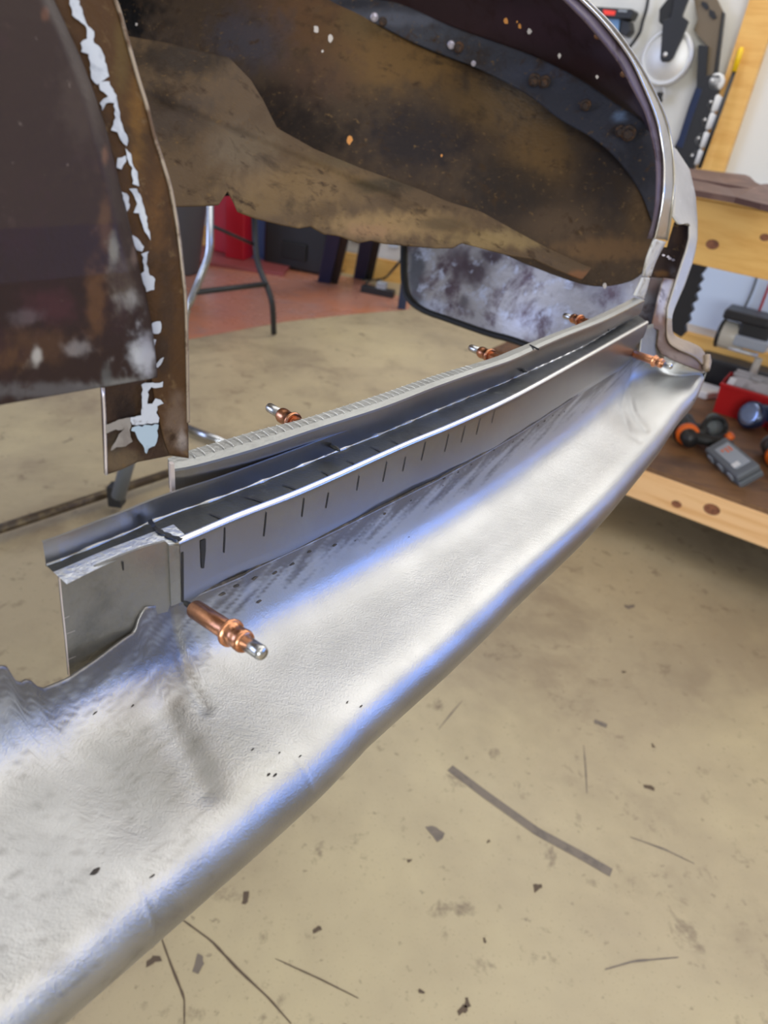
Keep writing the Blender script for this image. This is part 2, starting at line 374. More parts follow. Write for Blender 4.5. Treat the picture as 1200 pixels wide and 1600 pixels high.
# ink strokes on the face
for px, y0, y1, lean in [(358, 824, 862, -2), (420, 800, 836, -4), (472, 778, 806, -3), (519, 769, 792, -5), (562, 743, 765, -3), (602, 721, 751, -5), (635, 713, 735, -3),
                         (668, 690, 718, -5), (698, 678, 704, -5), (725, 665, 690, -4), (750, 653, 678, -4), (775, 640, 660, -3)]:
    i = min(range(nb), key=lambda k: abs(proj(rows[k, seg])[0]-px)); no = norm_out(lp2, i)
    top, bot = rows[i, seg-1], rows[i, -2]; ptop, pbot = proj(top)[1], proj(bot)[1]
    f0 = (y0-ptop)/(pbot-ptop); f1 = (y1-ptop)/(pbot-ptop); t = unit((lp2[min(i+1, nb-1)]-lp2[i-1])*[1, 1, 0])
    a = top+(bot-top)*f0+no*.00025; b = top+(bot-top)*f1+no*.00025+t*lean*.0002; wd = t*.00045
    g.add([a-wd*.6, a+wd*.6, (a+b)/2+wd, b+wd*.7, b-wd*.7, (a+b)/2-wd+t*.0002], [(0, 1, 2, 5), (5, 2, 3, 4)], 2)
# black paint daub on the bent corner
i = 1; no = norm_out(lp2, 2); t = unit((lp2[3]-lp2[1])*[1, 1, 0]); c = rows[2, seg]+no*.0003-t*.001
g.add([c-t*.0005, c+t*.0022, c+t*.0021-ZUP*.006, c+t*.0012-ZUP*.014, c-t*.0002-ZUP*.0135, c-t*.0003-ZUP*.006], [(0, 1, 2, 3, 4, 5)], 2)
face = obj('front_face', g, [M['galv'], M['lip'], M['ink']], body, smooth=True, solid=0, fixn=False)
# raised flange behind the ledge ------------------------------------------------
F1 = [(270, 733), (307, 726), (400, 700), (500, 667), (600, 635), (683, 603), (742, 582), (800, 562), (842, 543), (888, 523), (950, 498), (1007, 469)]
F2 = [(262, 716), (295, 704), (400, 673), (472, 655), (542, 633), (600, 614), (675, 588), (767, 560), (800, 547), (867, 520), (907, 505), (967, 477), (990, 465)]
ZF = H-.1435
f1 = interp([onz(*p, ZF) for p in F1], 110); f2 = interp([onz(*p, ZF+.0015) for p in F2], 110)
g = G()
ridge = [[f2[i]-ZUP*.014, f2[i]-ZUP*.002, f2[i], f2[i]*.4+f1[i]*.6+ZUP*.0004, f1[i], f1[i]-ZUP*.001+norm_out(f1, i)*.0003, f1[i]-ZUP*.0125] for i in range(110)]
ridge = np.array(ridge)
g.grid(ridge[:, :2], 0); g.grid(ridge[:, 1:5], 1); g.grid(ridge[:, 4:], 0)
# bright cut edge on the left end and a scribed cross line
e0 = ridge[0, 4]; no = norm_out(f1, 1)
g.prism([e0+ZUP*.002, e0-ZUP*.0125, e0-ZUP*.0125-no*.0012, e0+ZUP*.002-no*.0012], unit(f1[1]-f1[0])*-.0004, 2)
a, b = onz(828, 538, ZF+.0018), onz(842, 545, ZF+.0016); s = unit(np.cross(b-a, ZUP)); g.add([a-s*.0004, a+s*.0004, b+s*.0004, b-s*.0004], [(0, 1, 2, 3)], 3)
fl = obj('inner_flange', g, [M['galv'], M['filed'], M['edge'], M['ink']], body, fixn=False, solid=.0010)
# arc shaped grinder marks: shallow raised arcs on the top of the flange
g = G()
for k in range(46):
    i = 2+int(k*0.95); f = .1
    a, b = f2[i], f1[i]; t = unit(f1[i+1]-f1[i]); wd = .00016
    arc = [a*(1-q)+b*q+t*.0016*math.sin(q*math.pi)+ZUP*.0008 for q in np.linspace(.08, .62, 8)]
    g.grid([[p-t*wd, p+t*wd] for p in arc])
obj('grinder_mark', g, M['zinc'], fl, fixn=False, solid=.0001)['kind'] = 'stuff'

# near end patch: grey plate below the ledge -----------------------------------
g = G()
pc = lambda px, py: onz(px, py, ZL)
A = onz(92, 903, ZL-.0005); Bq = onz(270, 851, ZL-.0005); dv = unit((Bq-A)*[1, 1, 0]); nn = np.array([dv[1], -dv[0], 0])
def onp(px, py):                                   # on the plate's own vertical plane
    r = ray(px, py); s = ((A-UP).dot(nn))/r.dot(nn); return r*s+UP
pl = [(92, 903), (130, 893), (180, 872), (225, 855), (258, 846), (263, 850), (266, 905), (266, 944), (262, 956), (234, 962), (226, 975), (222, 995), (195, 1012), (158, 1042), (114, 1068), (107, 1056), (102, 1000), (96, 945)]
g.prism([onp(*p) for p in pl], -nn*.0011, 0)
g.prism([onp(92, 903)+nn*.0002, onp(96, 945)+nn*.0002, onp(102, 1000)+nn*.0002, onp(107, 1056)+nn*.0002, onp(109, 1056)+nn*.0002, onp(104, 1000)+nn*.0002, onp(98, 945)+nn*.0002, onp(94, 903)+nn*.0002], -nn*.001, 1)
for (x0, y0), (x1, y1) in [((100, 966), (108, 962)), ((104, 990), (117, 985)), ((106, 1030), (118, 1025))]:
    a, b = onp(x0, y0)+nn*.0002, onp(x1, y1)+nn*.0002; g.add([a-ZUP*.0001, b-ZUP*.0001, b+ZUP*.0001, a+ZUP*.0001], [(0, 1, 2, 3)], 1)
a = onp(191, 877)+nn*.0003; g.add([a-dv*.0004, a+dv*.0004, a+dv*.0003-ZUP*.004, a-dv*.0002-ZUP*.004], [(0, 1, 2, 3)], 2)
obj('end_patch', g, [M['greysteel'], M['edge'], M['ink']], body)['label'] = 'dull grey flat steel patch'
# folded tab between patch and front face, with its black slit
g = G()
g.prism([onp(262, 850)+nn*.001, onp(284, 850)+nn*.001, onp(284, 938)+nn*.001, onp(266, 945)+nn*.001], -nn*.0009, 0)
g.prism([onp(281, 862)+nn*.0014, onp(284.5, 860)+nn*.0014, onp(285, 938)+nn*.0014, onp(281.5, 938)+nn*.0014], -nn*.0004, 1)
obj('folded_tab', g, [M['filed'], M['ink']], body)

# tail panel: seam edge, concave cove, shallow bowl, rolled lower edge -----------------
RIM = [(-260, 1880), (-120, 1765), (75, 1597), (250, 1445), (350, 1360), (500, 1227), (597, 1128), (650, 1082), (750, 992), (825, 917), (900, 847), (937, 812), (975, 766), (1025, 707), (1062, 652), (1085, 625), (1100, 592), (1104, 580)]
rimz = {0: .24, 9: .24, 13: .24, 14: .235, 15: .229, 16: .219, 17: .210}
rz = np.interp(range(len(RIM)), list(rimz), list(rimz.values()))
rim = np.array([onz(*p, H-z) for p, z in zip(RIM, rz)])
rimc = interp(rim, 400)
seamc = [onz(*p, H-.191) for p in SEAM]
lead = [seamc[0]+np.array([-.6, -.8, 0])*s+ZUP*min(.009, s*.35) for s in (.26, .20, .14, .09, .05, .022)]
tail = [onz(1002, 551, H-.192), onz(1030, 551, H-.195), onz(1062, 563, H-.199), onz(1099, 576, H-.205)]
base = lead+seamc+tail
rpar = []                                              # matching rim parameter for each base point
def nearest(p):
    d = np.linalg.norm(rimc[:, :2]-p[:2], axis=1); return int(np.argmin(d))
anch = []
for k, b in enumerate(base): anch.append(nearest(b))
nl, ns = len(lead), len(seamc)
anch[nl+ns-1] = int(min(range(400), key=lambda i: abs(proj(rimc[i])[0]-1040)))
for k in range(nl+ns-2, nl+ns-5, -1): anch[k] = min(anch[k], anch[k+1]-8)
for j, px in enumerate((1066, 1088, 1100, 1103.7)): anch[nl+ns+j] = int(min(range(200, 400), key=lambda i: abs(proj(rimc[i])[0]-px)))
anch = np.maximum.accumulate(anch)
both = interp([list(b)+list(rimc[a]) for b, a in zip(base, anch)], 520)
prof = interp([(0, 0), (.004, .15), (.018, .32), (.06, .50), (.14, .62), (.26, .70), (.42, .745), (.60, .765), (.76, .775), (.87, .80), (.94, .86), (.985, .96), (1.0, 1.08), (.99, 1.2), (.96, 1.3), (.90, 1.38), (.80, 1.42)], 90)
TORN = [(-400, 800), (-60, 985), (0, 1030), (12, 1043), (28, 1070), (45, 1060), (65, 1078), (108, 1060), (118, 1052), (150, 1030), (190, 1000), (210, 987), (217, 962), (226, 948), (262, 942), (283, 938)]
tx, ty = zip(*TORN)
creases = [([(268, 955), (272, 990), (283, 1035), (298, 1072), (320, 1108)], 9, -.0011), ([(262, 1115), (285, 1160), (305, 1200), (322, 1235)], 24, -.0016),
           ([(990, 565), (982, 610), (990, 645), (1010, 672)], 5, -.0010), ([(978, 600), (972, 640), (985, 680), (1000, 690)], 4, -.0006), ([(-30, 1120), (60, 1100), (160, 1070), (220, 1030)], 30, -.0008),
           ([(120, 1180), (170, 1230), (215, 1280)], 40, -.0012)]
cr = [(lin(c, 30), wd, dp) for c, wd, dp in creases]
NU = len(prof); grid = np.zeros((520, NU, 3))
for i, r in enumerate(both):
    b, e = r[:3], r[3:]; hv = (e-b)*[1, 1, 0]; dz = e[2]-b[2]
    ho = unit(hv); wdt = np.linalg.norm(hv)
    for j, (o_, z_) in enumerate(prof):
        # the rolled edge keeps its own size where the panel narrows
        grid[i, j] = b+hv*o_+ZUP*(dz*z_ if z_ <= 1 else dz-(z_-1)*.045)
# torn upper edge on the left
for i in range(520):
    pix = [proj(p) for p in grid[i]]
    if pix[0][0] < 284:
        k = 0
        while k < NU-2 and pix[k][1] < np.interp(pix[k][0], tx, ty): k += 1
        if k:
            a, b2 = grid[i, k-1], grid[i, k]; f = .5
            for it in range(12):
                pass
            lo_, hi_ = 0., 1.
            for it in range(12):
                mid = (lo_+hi_)/2; q = proj(a+(b2-a)*mid)
                if q[1] < np.interp(q[0], tx, ty): lo_ = mid
                else: hi_ = mid
            start = a+(b2-a)*hi_
            rest = np.vstack([[start], grid[i, k:]])
            grid[i] = lin(rest, NU) if len(rest) > 2 else rest
# dents
nrm = np.cross(np.gradient(grid, axis=0), np.gradient(grid, axis=1)); nrm /= np.maximum(np.linalg.norm(nrm, axis=2, keepdims=True), 1e-12)
if nrm[300, 40, 2] < 0: nrm = -nrm
disp = np.zeros(grid.shape[:2])
rel = grid-UP; cc = rel@R; PX = 600+FPX*cc[..., 0]/-cc[..., 2]; PY = 800-FPX*cc[..., 1]/-cc[..., 2]
for c, wd, dp in cr:
    d = np.min(np.sqrt((PX[..., None]-c[:, 0])**2+(PY[..., None]-c[:, 1])**2), axis=2)
    disp += dp*np.exp(-(d/wd)**2)
grid = grid+nrm*disp[..., None]
g = G(); g.grid(grid)
colr = np.ones((520, NU, 4))
for i in range(520):
    for j in range(NU):
        x, y = PX[i, j], PY[i, j]; nz = noise.fractal(Vector(((x+.9*y)/9, (y+.55*x)/26, 1.7)), .7, 2.1, 4); n2_ = noise.fractal(Vector((x/90, y/70, 5.1)), .9, 2.1, 3)
        k = max(0, min(1, 1.15-j/13+.8*nz)); k = k*k*(3-2*k)*.78                     # oxide and grime along the seam, plus shade painted into the upper cove
        b_ = .60-.07*max(0, min(1, .5+n2_*1.2))-.16*max(0, min(1, (j-64)/6))  # last rows darkened: dark reflection under the rolled edge painted into the colour
        if x < 330:                                                               # dull stretch round the old bead
            q_ = math.exp(-((x-200)/110)**2-((y-1010)/80)**2)*.8+math.exp(-((x-275)/32)**2-((y-1050)/70)**2)*.6+math.exp(-((x-20)/60)**2-((y-1060)/35)**2)
            k = max(k, min(.75, max(0, q_*.9+.5*nz-.1)))
        k2 = max(0, min(.5, .5*math.exp(-((x-330)/150)**2-((y-1190)/95)**2)+.25*nz*math.exp(-((x-330)/150)**2-((y-1190)/95)**2)))  # olive zone: reflection of the post and body painted into the colour
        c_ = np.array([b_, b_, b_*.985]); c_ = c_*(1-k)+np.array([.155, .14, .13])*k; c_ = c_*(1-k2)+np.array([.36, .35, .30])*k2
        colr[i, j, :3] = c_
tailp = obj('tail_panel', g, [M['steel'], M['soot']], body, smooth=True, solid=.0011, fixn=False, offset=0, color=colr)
tailp['label'] = 'bare sanded steel tail panel with a rolled lower edge'
# black slit and soot along the seam, small pits
g = G()
idx = [i for i in range(520) if PX[i, 0] > 281 and PX[i, 0] < 984 and i < 500]
rows = []
for i in idx:
    t = unit((both[i+1, :3]-both[i-1, :3])*[1, 1, 0]); no = np.array([t[1], -t[0], 0]); th = .0005+.00025*math.sin(i*.31)
    rows.append([both[i, :3]+no*.0004+ZUP*(th+.0009), both[i, :3]+no*.0006+ZUP*.0002])
g.grid(rows)
def onpanel(px, py):
    d = (PX-px)**2+(PY-py)**2; k = np.unravel_index(np.argmin(d), d.shape); return grid[k], nrm[k], k
for px, py, s in [(404, 937, .0011), (152, 1366, .0013), (240, 1371, .0006), (150, 1114, .0007), (420, 1212, .0007), (432, 1213, .0008), (394, 1175, .0005), (434, 1180, .0005), (471, 1184, .0005), (541, 1098, .0005), (563, 1104, .0006),
                  (692, 747, .0010), (715, 738, .0009), (690, 759, .0005), (553, 845, .0004), (638, 840, .0004), (840, 664, .0012), (850, 657, .0012), (862, 650, .0010), (872, 648, .0009), (880, 643, .0008),
                  (815, 687, .0009), (800, 690, .0007), (203, 1103, .0006), (640, 780, .0006), (482, 862, .0010), (455, 880, .0010), (430, 893, .0010), (397, 903, .0012), (370, 915, .0012), (345, 928, .0012), (735, 725, .0008), (770, 702, .0009), (600, 803, .0010), (520, 853, .001), (1083, 625, .001)]:
    p, nv, k = onpanel(px, py); t = unit(grid[min(k[0]+1, 519), k[1]]-grid[max(k[0]-1, 0), k[1]]); s2 = np.cross(nv, t); an = random.uniform(-.5, .5)
    pts = [p+nv*.0008+(t*math.cos(a)*s*random.uniform(1.0, 2.2)+s2*math.sin(a)*s*random.uniform(.4, .8)) for a in np.linspace(0, 2*math.pi, 7, endpoint=False)]
    g.add(pts, [tuple(range(7))])
obj('seam_grime', g, M['soot'], tailp, fixn=False)['kind'] = 'stuff'

# ------------------------------------------------------------------ surfaces of the opening and the inside of the body
ND = np.array([-.84, .55, 0])
def leanf(h): return float(np.interp(h, [0, .063, .085, .098, .112, .127, .146, .20, .25, .32], [0, 0, .002, .006, .013, .020, .029, .058, .095, .16]))
def opening(px, py, q=(.22, .708), c=(.55, .84), back=0):
    """point of the tilted plane of the trunk opening seen at a pixel"""
    r = ray(px, py); q = np.array([q[0], q[1], 0]); c = np.array([c[0], c[1], 0]); nn_ = np.array([-c[1], c[0], 0]); h = .1
    for _ in range(40):
        k = leanf(h)+back; s = (q+nn_*k).dot(nn_)/r.dot(nn_); h = .6*h+.4*(r[2]*s+.1435)
    return r*s+UP
def blend(base_, blobs, px, py):
    c = np.array(base_, float); nz = None
    for x, y, rx, ry, colr, st in blobs:
        e_ = ((px-x)/rx)**2+((py-y)/ry)**2
        if e_ > 7: continue
        if nz is None: nz = noise.fractal(Vector((px/16, py/22, 3.3)), .9, 2.1, 5)
        u_ = min(1, max(0, (math.exp(-e_)*1.2+.36*nz-.14)/.95)); wgt = st*u_*u_*(3-2*u_); c = c*(1-wgt)+np.array(colr)*wgt
    return (*c, 1)
def sheet(name, top, bot, depth, mats, parent, base_, blobs=(), nx=60, ny=24, solid=.0015, smoothline=True, mi=0, bumpf=None, offset=-1):
    A_, B_ = (interp(top, nx), interp(bot, nx)) if smoothline else (lin(top, nx), lin(bot, nx))
    rows = []; colr = []
    for j in range(ny):
        f = j/(ny-1); row = []
        for i in range(nx):
            x, y = A_[i]*(1-f)+B_[i]*f
            p = depth(x, y)
            if not hasattr(p, '__len__'): p = P(x, y, p)
            if bumpf: p = p+(p-UP)*bumpf(x, y)
            row.append(p); colr.append(blend(base_, blobs, x, y))
        rows.append(row)
    g = G(); g.grid(rows); g.flat = None
    # turn the faces towards the camera side so the sheet grows away from it
    a, b, c = rows[0][0], rows[0][1], rows[1][1]
    mid = rows[ny//2][nx//2]; r1 = np.array(rows[ny//2][nx//2+1])-mid; r2 = np.array(rows[ny//2+1][nx//2])-mid
    if np.cross(r1, r2).dot(np.array(mid)-UP) > 0: g.f = [f[::-1] for f in g.f]
    return obj(name, g, mats, parent, smooth=True, solid=solid, color=colr, fixn=False, offset=offset)

brn, tan, drk, org, blu, prp = (.060, .040, .026), (.20, .145, .085), (.010, .008, .008), (.22, .12, .04), (.045, .045, .06), (.060, .032, .038)
wd_ = tps([(185, 0, .88), (300, 60, .84), (600, 20, .86), (850, 130, .86), (1000, 200, .77), (1028, 300, .745), (1020, 400, .74), (925, 420, .75), (800, 390, .755), (650, 300, .76), (480, 230, .78), (420, 160, .80), (250, 130, .86), (700, 200, .79), (500, 100, .81), (850, 280, .775)])
sheet('wheel_housing', [(150, -60), (300, -60), (480, -50), (590, 20), (650, 68), (700, 90), (760, 112), (830, 150), (880, 180), (940, 210), (1000, 240), (1040, 262)],
      [(150, 140), (260, 150), (350, 170), (400, 210), (480, 280), (560, 310), (650, 345), (740, 375), (830, 415), (920, 445), (980, 440), (1012, 420)],
      wd_, M['dirt'], body, brn, [(620, 90, 150, 60, (.155, .088, .032), .85), (480, 30, 110, 60, (.12, .062, .03), .75), (390, 60, 70, 55, blu, .7), (500, 120, 70, 50, (.075, .042, .030), .6), (760, 170, 90, 45, (.13, .078, .032), .85), (840, 240, 60, 70, (.15, .085, .03), .75),
             (660, 215, 110, 60, (.018, .015, .018), .85), (800, 300, 90, 60, (.02, .016, .015), .8), (960, 270, 60, 90, (.022, .018, .018), .8), (480, 210, 80, 50, drk, .7), (430, 160, 60, 40, drk, .6), (950, 390, 90, 22, (.15, .085, .04), .7), (870, 350, 60, 30, (.10, .065, .04), .5), (180, 20, 80, 60, (.004, .004, .004), .97), (1000, 330, 25, 60, (.12, .07, .03), .5), (570, 35, 60, 30, (.12, .08, .035), .6)],  # near-black upper-left blob paints in the shade of the gap there
      nx=260, ny=130, bumpf=lambda x, y: .004*math.sin(x*.03+1.2*math.sin(y*.021))*math.sin(y*.027))
# tan lower lip of the housing with its ragged edge
td = tps([(200, 60, .66), (262, 70, .66), (360, 90, .68), (433, 200, .69), (560, 235, .70), (700, 312, .71), (850, 385, .72), (922, 418, .735), (273, 321, .58), (371, 329, .60), (500, 365, .62), (620, 378, .64), (700, 385, .66), (835, 405, .69), (560, 300, .665), (350, 200, .63)])
rag = [(150, 315), (273, 321), (330, 320), (342, 319), (356, 298), (364, 312), (371, 329), (400, 340), (440, 350), (467, 355), (485, 352), (505, 364), (529, 367), (560, 378), (580, 374), (600, 379), (640, 383), (680, 386), (708, 386), (722, 378), (760, 388), (800, 398), (835, 404), (870, 420), (910, 436), (924, 419)]
sheet('housing_lip', [(150, 40), (200, 56), (262, 67), (358, 90), (392, 125), (412, 158), (433, 200), (492, 233), (562, 262), (654, 295), (700, 315), (750, 330), (850, 385), (915, 415), (923, 418)], rag, td, M['dirt'], body, (.105, .068, .038),
      [(280, 90, 110, 30, (.035, .026, .02), .9), (270, 180, 70, 50, (.05, .036, .028), .8), (480, 290, 130, 35, (.19, .122, .058), .85), (620, 350, 120, 22, (.27, .175, .08), .9), (400, 320, 90, 22, (.17, .11, .052), .8), (780, 375, 100, 16, (.26, .18, .08), .8), (560, 250, 60, 14, (.10, .075, .04), .7), (600, 290, 60, 14, (.045, .035, .022), .8),
       (690, 350, 50, 12, (.07, .05, .03), .7), (380, 230, 60, 40, (.16, .12, .075), .6), (580, 360, 40, 12, (.28, .16, .09), .6), (905, 430, 22, 8, (.20, .09, .04), .9)],
      nx=300, ny=90, smoothline=False, bumpf=lambda x, y: .005*math.sin(x*.05+y*.02)*math.sin(y*.05)+.012*math.exp(-((y-(.42*x+55))/10)**2))
# near-black sheet added behind the housing: shade of the void painted in
sheet('dark_backing', [(100, -120), (500, -120), (840, -120)], [(100, 320), (500, 300), (960, 300)], lambda x, y: 1.0, M['dirt'], body, (.012, .010, .010), nx=10, ny=6)
# purple-brown inside of the quarter panel above the flange band
od = lambda x, y: opening(x, y)
pd = tps([(560, -40, .86), (700, 0, .85), (820, 60, .83), (900, 100, .80), (980, 160, .76), (1012, 195, .735), (905, -10, .70), (950, 50, .70), (1000, 125, .695), (1025, 200, .70), (800, -20, .78), (880, 40, .765)])
sheet('quarter_panel_inside', [(600, -60), (760, -60), (880, -60), (912, 0), (946, 37), (986, 88), (1011, 135), (1030, 190)], [(500, -25), (612, 5), (710, 45), (825, 85), (900, 122), (960, 162), (995, 185), (1022, 215)], pd, M['dirtl'], body, (.050, .030, .034),
      [(850, 40, 120, 35, (.062, .034, .042), .8), (960, 80, 40, 50, (.085, .06, .08), .6), (900, 110, 80, 25, (.045, .02, .02), .7), (1000, 170, 20, 30, (.11, .09, .12), .7)], nx=80, ny=30)
# blue-black bolted flange band
bd_ = tps([(500, -20, .85), (615, 20, .845), (710, 60, .84), (825, 110, .825), (900, 150, .79), (995, 200, .745), (1030, 260, .735), (1030, 330, .735)])
band = sheet('flange_band', [(480, -30), (525, -4), (615, 3), (710, 43), (825, 84), (900, 120), (960, 160), (1000, 186), (1024, 214), (1027, 260), (1027, 315)],
             [(480, 5), (540, 18), (590, 38), (650, 68), (750, 108), (825, 148), (875, 186), (925, 215), (965, 250), (1000, 300), (1020, 350)], bd_, M['dirt'], body, (.045, .045, .055),
             [(620, 30, 90, 14, (.09, .095, .12), .8), (700, 55, 80, 14, (.06, .065, .08), .6), (840, 115, 60, 20, (.055, .058, .08), .7), (968, 182, 12, 10, (.14, .19, .28), .9), (1000, 260, 40, 60, (.016, .015, .018), .7), (560, 5, 60, 8, (.02, .02, .025), .7)], nx=100, ny=16)
def bolt(px, py, d, r, m, nm='bolt', washer=True):
    r *= .68; c = P(px, py, d); ax = -unit(ray(px, py)+np.array([0, 0, .3])); g = G()
    if washer: g.lathe(c-ax*.001, c+ax*.0015, [(0, r*1.5), (.8, r*1.45), (1, r*1.3)], 16)
    g.lathe(c, c+ax*r*1.3, [(0, r), (.85, r), (1, r*.8)], 6)
    return obj(nm, g, m, band, smooth=False)
M['boltm'] = mat('bright_bolt', (.55, .52, .60), .4, .9); M['boltr'] = mat('rusty_bolt', (.05, .035, .03), .7, .3, [(200, .5, .6, (.12, .06, .03))])
for px, py, d, r, m in [(585, 27, .835, .0048, 'boltm'), (705, 70, .83, .0045, 'boltm'), (717, 74, .83, .006, 'boltr'), (598, 34, .835, .005, 'boltr'), (740, 99, .825, .003, 'boltm'), (835, 125, .81, .007, 'boltr'), (851, 128, .81, .007, 'boltr'), (915, 164, .775, .006, 'boltr'), (970, 205, .75, .006, 'boltr'), (982, 208, .745, .008, 'boltr')]:
    bolt(px, py, d, r, M[m])
# chips of paint, screw glints and drips
g = G()
for px, py, s, mi, d in [(791, 33, 5, 1, .80), (812, 41, 4, 1, .795), (808, 34, 2, 1, .795), (827, 49, 5, 0, .79), (874, 87, 4, 0, .765), (933, 120, 3, 0, .73), (494, 46, 6, 0, .80), (516, 60, 6, 0, .80), (504, 80, 2.5, 0, .80), (546, 219, 6, 1, .755), (213, 38, 2.5, 0, .86), (945, 446, 4, 0, .735), (690, 243, 2, 1, .77)]:
    n_ = 8; sc = s/FPX*d
    c = P(px, py, d-.012); u_ = R[:, 0]; v_ = R[:, 1]
    g.prism([c+u_*math.cos(a)*sc*random.uniform(.5, .9)+v_*math.sin(a)*sc*random.uniform(.8, 1.3) for a in np.linspace(0, 2*math.pi, n_, endpoint=False)], unit(c-UP)*.001, mi)
M['chip'] = mat('pale_chip', (.55, .50, .46), .6); M['chipo'] = mat('orange_chip', (.62, .26, .06), .6)
obj('paint_chips', g, [M['chip'], M['chipo']], body)['kind'] = 'stuff'

# steel inner quarter panel seen below the housing, edged in black
qd = tps([(632, 380, 1.06), (650, 485, 1.04), (720, 505, 1.0), (800, 533, .95), (900, 560, .86), (1000, 470, .80), (1010, 430, .79), (800, 400, .96), (700, 380, 1.02)])
qpb = [(632, 300), (631, 350), (630, 400), (631, 440), (638, 466), (660, 484), (700, 499), (760, 520), (800, 531), (840, 545), (900, 560), (1005, 540)]
sheet('inner_quarter_panel', [(634, 298), (690, 300), (740, 310), (790, 330), (830, 350), (870, 360), (900, 370), (930, 390), (960, 400), (985, 410), (1000, 415), (1012, 420)], qpb, qd, M['scuff'], body, (.50, .45, .39),
      [(740, 425, 34, 26, (.09, .055, .055), .9), (770, 400, 26, 12, (.08, .05, .05), .9), (715, 405, 20, 30, (.12, .08, .08), .8), (840, 405, 50, 16, (.07, .045, .045), .9), (900, 440, 16, 12, (.10, .06, .05), .8), (650, 430, 16, 70, (.10, .10, .10), .85), (725, 470, 10, 14, (.10, .08, .08), .7),
       (905, 390, 36, 22, (.20, .10, .05), .9), (940, 400, 30, 12, (.16, .09, .06), .7), (680, 480, 20, 14, (.62, .62, .64), .8), (840, 500, 60, 24, (.60, .58, .60), .7), (950, 455, 40, 30, (.20, .18, .19), .6)], nx=200, ny=80)
g = G(); g.tube([P(x, y, qd(x, y)-.002) for x, y in qpb[:-1]], .0045, 10, n=80); obj('black_edge_trim', g, M['rubber'], body, smooth=True)

# bright rim of the opening on the right, and its inner return ------------------------------
ro = [(905, -12), (915, 0), (957, 42), (992, 90), (1020, 140), (1038, 180), (1047, 212), (1052, 250), (1053, 290), (1050, 322), (1046, 352), (1042, 375)]
ri = [(893, -12), (908, 0), (944, 37), (984, 90), (1008, 140), (1024, 180), (1032, 212), (1037, 250), (1037, 290), (1034, 322), (1028, 352), (1023, 373)]
ri2 = [(870, -12), (888, 4), (922, 40), (964, 92), (992, 142), (1010, 178), (1019, 212), (1026, 250), (1027, 290), (1025, 322), (1020, 352), (1013, 373)]
M['rimm'] = mat('rim_metal', (.50, .46, .38), .38, .9, [(30, .5, .7, (.34, .31, .25)), (100, .6, .7, (.6, .58, .52))], [(300, .3)])
sheet('opening_rim', ri, ro, lambda x, y: opening(x, y), M['rimm'], body, (.5, .46, .38), nx=80, ny=6, solid=.002)
sheet('rim_return', ri2, ri, lambda x, y: opening(x, y, back=.012*(1-0)) if False else opening(x, y)+unit(opening(x, y)-UP)*.006, M['dirtl'], body, (.12, .09, .115), [(1010, 360, 20, 40, (.10, .08, .08), .6)], nx=80, ny=5)
g = G(); g.tube([opening(*p)-unit(ray(*p))*.001 for p in ri], .0011, 6, n=90); obj('rim_bead', g, M['lip'], body, smooth=True)
g = G(); g.tube([opening(*p)-unit(ray(*p))*.0005 for p in ro], .0013, 6, n=90); obj('rim_bead', g, M['rimm'], body, smooth=True)
# rusty studs on the rim return
for px, py, ex, ey in [(948, 58, 931, 56), (987, 113, 972, 116)]:
    a, b = P(px, py, .695), P(ex, ey, .672); g = G()
    g.lathe(a, b, [(0, .0045), (.12, .0045), (.14, .0028)]+[(t, .0030 if k % 2 else .0026) for k, t in enumerate(np.linspace(.2, .95, 9))]+[(1, .0018)], 10)
    obj('threaded_stud', g, M['orangerust'], body, smooth=True)
# lower end of the rim: two pale primed strips
def jd(o): return lambda x, y: opening(x, y)-unit(ray(x, y))*o
M['primer'] = mat('pale_primer', (.62, .60, .55), .5, .2, [(90, .5, .64, (.34, .30, .22)), (40, .55, .65, (.5, .5, .52))], [(300, .3)])
sheet('primed_strip', [(1023, 373), (1012, 402), (1005, 431)], [(1041, 378), (1026, 407), (1017, 432)], jd(.001), M['primer'], body, (.6,)*3, nx=14, ny=5)
sheet('primed_strip', [(1004, 434), (997, 449), (991, 462)], [(1016, 434), (1012, 450), (1007, 467)], jd(.002), M['primer'], body, (.6,)*3, nx=14, ny=5)
# outer skin to the right of the opening
sk = tps([(1052, 230, .72), (1060, 300, .715), (1078, 372, .71), (1090, 345, .73), (1078, 265, .735), (1043, 482, .70), (1052, 510, .70), (1103, 560, .71), (1085, 558, .695), (1045, 530, .69)])
M['skinm'] = mat('dull_skin', (.46, .43, .38), .5, .35, [(14, .45, .7, (.36, .33, .29)), (60, .6, .7, (.55, .53, .48))], [(200, .3)])
M['tanm'] = mat('tan_primer_metal', (.34, .27, .21), .48, .5, [(40, .5, .7, (.26, .2, .16))], [(200, .3)])
sheet('outer_skin', [(1050, 228), (1054, 290), (1050, 335), (1060, 350), (1077, 350), (1077, 372), (1072, 392), (1065, 412), (1055, 443), (1043, 482), (1043, 497)], [(1057, 233), (1078, 265), (1087, 305), (1090, 345), (1090, 372), (1087, 392), (1082, 412), (1070, 446), (1055, 480), (1051, 492), (1050, 500)], sk, M['skinm'], body, (.5,)*3, nx=70, ny=8, smoothline=False)
sheet('skin_flange', [(1043, 497), (1042, 515), (1045, 533), (1060, 545), (1085, 557), (1099, 570)], [(1050, 500), (1052, 520), (1062, 528), (1078, 534), (1095, 543), (1104, 556)], sk, M['tanm'], body, (.5,)*3, nx=40, ny=8)
g = G(); g.tube([P(x, y, sk(x, y)-.002) for x, y in [(1104, 556), (1105, 566), (1103, 577)]], .004, 8); obj('skin_fold', g, M['tanm'], body, smooth=True)
